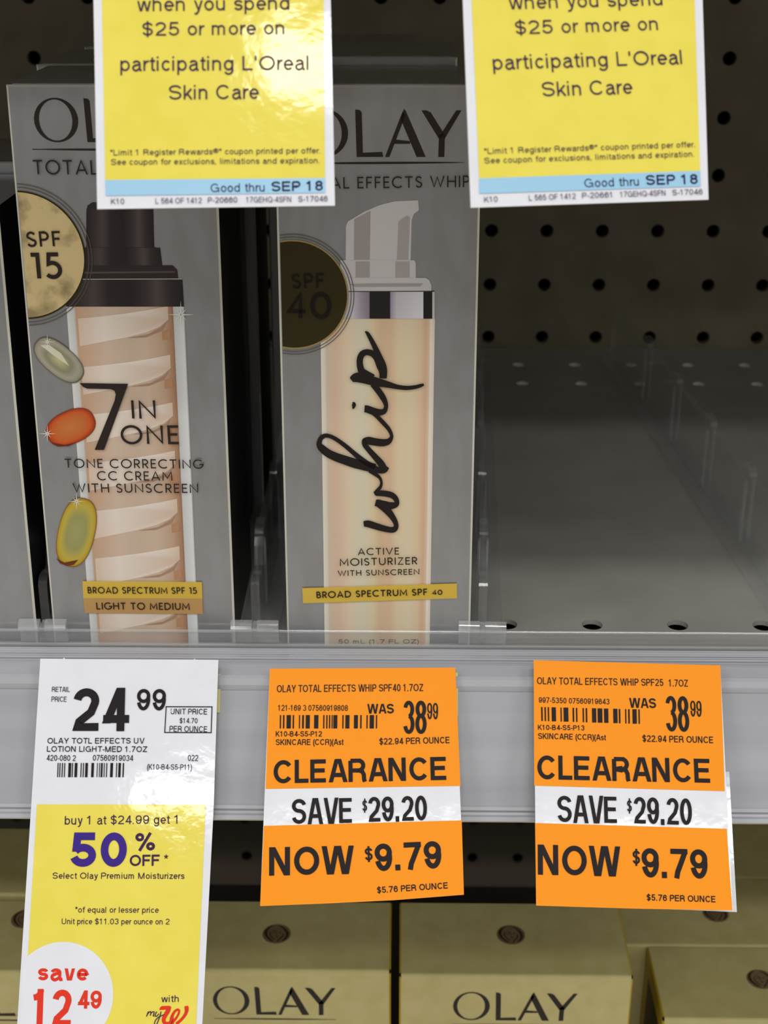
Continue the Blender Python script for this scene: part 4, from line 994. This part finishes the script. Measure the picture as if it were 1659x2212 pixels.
def clearance(label, anchor_px, lean, card, orange, white, table, bars):
    a = on_plane(*anchor_px, -1.045)
    f = Face(a, lean)
    t = thing('clearance_tag', label, 'price tag', tuple(a), 'orange clearance tags on the middle rail')
    s = Solid(); f.card(s, card, 'paper_white', back='paper_edge'); s.build('tag_card', t)
    s = Solid()
    for q in orange: f.px(s, q, 'orange_print', .004)
    s.build('orange_panel', t)
    P = {}; s = P['barcode'] = Solid(); barcode(f, s, bars, .009)
    write(f, P, table, .010); build_parts(P, t)
    return t
def E_(x, y): return (460+x/2.592, 1330+y/2.592)
def F_(x, y): return (460+x/2.592, 1700+y/2.592)
def G_(x, y): return (1050+x/2.724, 1330+y/2.724)
def Hh(x, y): return (1050+x/2.724, 1700+y/2.724)
clearance('orange clearance tag for the SPF 40 product, left of the two orange tags', (783, 1443), 42,
          [F_(264, 667), F_(640, 652), F_(1010, 634), F_(1405, 603), E_(1357, 291), E_(318, 297)], 
          [[E_(295, 970), E_(1386, 953), E_(1357, 291), E_(318, 297)], [F_(264, 667), F_(640, 652), F_(1010, 634), F_(1405, 603), F_(1393, 187), F_(285, 218)]],
          None, ORANGE1_TEXT, ORANGE1_BARS)
clearance('orange clearance tag for the SPF 25 product, below the empty right part of shelf', (1354, 1432), 42,
          [Hh(295, 698), Hh(880, 716), Hh(1450, 726), G_(1378, 293), G_(280, 262)],
          [[G_(283, 1000), G_(1404, 1033), G_(1378, 293), G_(280, 262)], [Hh(295, 698), Hh(880, 716), Hh(1449, 726), Hh(1416, 246), Hh(288, 212)]],
          None, ORANGE2_TEXT, ORANGE2_BARS)
def hidden_tag(label, anchor_px, lean, card, m, Y):
    a = on_plane(*anchor_px, Y); f = Face(a, lean)
    t = thing('shelf_tag', label, 'price tag', tuple(a), 'older tags left behind the front tags')
    s = Solid(); f.card(s, card, m, back=m); s.build('tag_card', t)
hidden_tag('white tag mostly hidden behind the right orange clearance tag', (1400, 1522), 41, [Hh(320, 690), Hh(1476, 736), G_(1409, 535), G_(1392, 522), G_(320, 500)], 'paper_white', -1.06)
hidden_tag('pale yellow tag mostly hidden behind the left orange clearance tag', (790, 1452), 34, [E_(400, 600), E_(1373, 560), E_(1371, 318), E_(400, 322)], 'paper_back', -1.005)
hidden_tag('pale yellow tag mostly hidden behind the tall white tag', (290, 1455), 33, [C_(330, 640), C_(1407, 620), C_(1411, 372), C_(330, 372)], 'paper_back', -1.01)

# ------------------------------------------------------------------ cream cartons on the lower shelf
def emblem(top, s, cx, cy, r):
    q = lambda x, y: (cx+(x-805)/590*r, cy-(y-490)/390*r)
    n = 40
    top.poly(s, [(cx+r*math.cos(2*math.pi*k/n), cy+r*math.sin(2*math.pi*k/n)) for k in range(n)], 'emblem_disc', .003)
    for st in ([(640, 165, 25), (480, 230, 70), (370, 350, 110), (345, 470, 115), (400, 590, 105), (500, 690, 90), (600, 760, 70), (700, 800, 50)],
               [(850, 185, 25), (1020, 230, 60), (1160, 340, 95), (1250, 470, 110), (1250, 590, 100), (1180, 700, 80), (1060, 785, 40)],
               [(535, 400, 40), (530, 510, 45), (590, 610, 45), (690, 690, 40), (790, 715, 25)], [(1080, 490, 40), (1065, 600, 50), (960, 700, 50), (860, 810, 45)],
               [(580, 370, 20), (680, 365, 25), (770, 400, 30), (800, 470, 28), (800, 560, 15)], [(615, 455, 25), (680, 462, 50), (745, 470, 20)],
               [(890, 465, 20), (945, 448, 45), (1000, 430, 20)], [(760, 605, 15), (840, 618, 50), (910, 605, 15)]):
        uv = [q(x, y) for x, y, w in st]; W = [w/590*r for x, y, w in st]
        P_, F_q = ribbon(uv, W)
        s.add([top.p(u, v, .006) for u, v in P_], F_q, 'emblem_ink')
def cream_carton(label, x0, x1, y0, y1, ztop, emb, word=True, group='cream cartons on the lower shelf'):
    zb = LDZ
    t = thing('face_cream_carton', label, 'carton', ((x0+x1)/2, y0, zb), group)
    s = Solid(); e = .05
    fr = Face((0, y0, zb), 0); tp = Face((0, y0, ztop), 90)
    s.add([(x0+e/2, y0, zb), (x1-e/2, y0, zb), (x1-e/2, y0, ztop-e), (x0+e/2, y0, ztop-e)], [(0, 1, 2, 3)], 'cream_card')
    k = 5
    for i in range(k):              # softly folded front top edge
        a0, a1 = math.pi/2*i/k, math.pi/2*(i+1)/k
        s.add([(x0+e/2, y0+e-e*math.cos(a0), ztop-e+e*math.sin(a0)), (x1-e/2, y0+e-e*math.cos(a0), ztop-e+e*math.sin(a0)),
               (x1-e/2, y0+e-e*math.cos(a1), ztop-e+e*math.sin(a1)), (x0+e/2, y0+e-e*math.cos(a1), ztop-e+e*math.sin(a1))], [(0, 1, 2, 3)], 'cream_card')
    s.add([(x0+e/2, y0+e, ztop), (x1-e/2, y0+e, ztop), (x1-e/2, y1, ztop), (x0+e/2, y1, ztop)], [(0, 1, 2, 3)], 'cream_card')
    s.add([(x0+e/2, y1, zb), (x0+e/2, y1, ztop), (x1-e/2, y1, ztop), (x1-e/2, y1, zb)], [(0, 1, 2, 3)], 'cream_card')
    for xx, xi, fl in ((x0, x0+e/2, 1), (x1, x1-e/2, -1)):
        q = [(xx, y0+e/2, zb), (xx, y0+e/2, ztop-e), (xx, y0+e, ztop-.02), (xx, y1, ztop-.02), (xx, y1, zb)]
        s.add(q, [(0, 1, 2, 3, 4) if fl > 0 else (4, 3, 2, 1, 0)], 'mustard_card')
        s.add([(xi, y0, zb), (xi, y0, ztop-e), (xx, y0+e/2, ztop-e), (xx, y0+e/2, zb)], [(0, 1, 2, 3)], 'mustard_card')
        s.add([(xi, y0+e, ztop), (xi, y1, ztop), (xx, y1, ztop-.02), (xx, y0+e, ztop-.02)], [(0, 1, 2, 3)], 'mustard_card')
    s.build('carton_body', t)
    for xx, sg in ((x0, -1), (x1, 1)):   # brown panel laid on the yellow side
        s = Solid(); z = xx+sg*.003
        s.add([(z, y0+.28, zb+.2), (z, y1-.28, zb+.2), (z, y1-.28, ztop-.35), (z, y0+.28, ztop-.35)], [(0, 1, 2, 3)], 'brown_panel')
        s.build('side_panel', t)
    if emb:
        s = Solid(); emblem(tp, s, emb[0], emb[1]-y0, .205); s.build('lid_emblem', t)
    if word:
        s = Solid()
        c_ = (x0+x1)/2; w = 1.74; base = ztop-zb-.81 if word is True else word
        p0, p1 = c_-w/2, c_+w/2
        logo_flat(fr, s, p0, w, base, .51); s.build('brand_logo', t)
    return t
def logo_flat(face, s, u0, w, v0, H):
    q = lambda x, y: (u0+(x+5)/687*w, v0+(1272-y)/158*H)
    n = 40
    outer = [(97+102*math.cos(2*math.pi*k/n), 1192.5-80*math.sin(2*math.pi*k/n)) for k in range(n)]
    inner = [(95+77*math.cos(2*math.pi*k/n+.12), 1192.5-74*math.sin(2*math.pi*k/n+.12)) for k in range(n)]
    for k in range(n): face.poly(s, [q(*outer[k]), q(*outer[(k+1) % n]), q(*inner[(k+1) % n]), q(*inner[k])], 'ink_brown', .004)
    for poly in ([(230, 1114), (250, 1116), (258, 1124), (262, 1258), (345, 1255), (350, 1272), (235, 1272)], [(357, 1272), (376, 1272), (443, 1135), (432, 1120)],
                 [(437, 1112), (445, 1118), (532, 1272), (493, 1272), (424, 1146)], [(402, 1214), (465, 1219), (465, 1228), (396, 1228)],
                 [(512, 1117), (534, 1117), (552, 1124), (614, 1200), (588, 1212)], [(660, 1117), (682, 1117), (612, 1212), (592, 1200)], [(588, 1196), (613, 1200), (612, 1272), (586, 1272)]):
        face.poly(s, [q(*p) for p in poly][::-1], 'ink_brown', .004)
    P_ = [(-5+687*k/16, 1297, 7*math.sin(math.pi*max(.06, min(.94, k/16)))**.7) for k in range(17)]
    face.poly(s, [q(x, y+d/2) for x, y, d in P_] + [q(x, y-d/2) for x, y, d in P_][::-1], 'ink_brown', .004)
cream_carton('cream carton with round face emblem, under the left orange tag', -4.66, -1.36, .82, 2.27, -6, (-3.02, 1.57))
cream_carton('cream carton in the bottom middle, its top corner beside the mustard side panel', -1.24, 2.02, .75, 2.27, -6, (.37, 1.59))
cream_carton('cream carton at the bottom left, mostly hidden behind the tall white tag', -8.44, -5.0, .75, 2.24, -6, (-6.74, 1.85))
cream_carton('cream carton behind the bottom left one, in the second row', -8.5, -5.05, 2.36, 3.95, -5.97, None, False)
cream_carton('lower cream carton at the bottom right corner with a mustard side panel', 2.55, 5.7, 1.0, 2.49, -7, (4.13, 1.82))
cream_carton('lower cream carton under the right orange tag, second from the front', 2.12, 5.35, 2.54, 4.12, -7, (3.75, 3.28), False)
cream_carton('lower cream carton at the right, third from the front', 2.2, 5.45, 4.17, 5.8, -7.02, None, False)
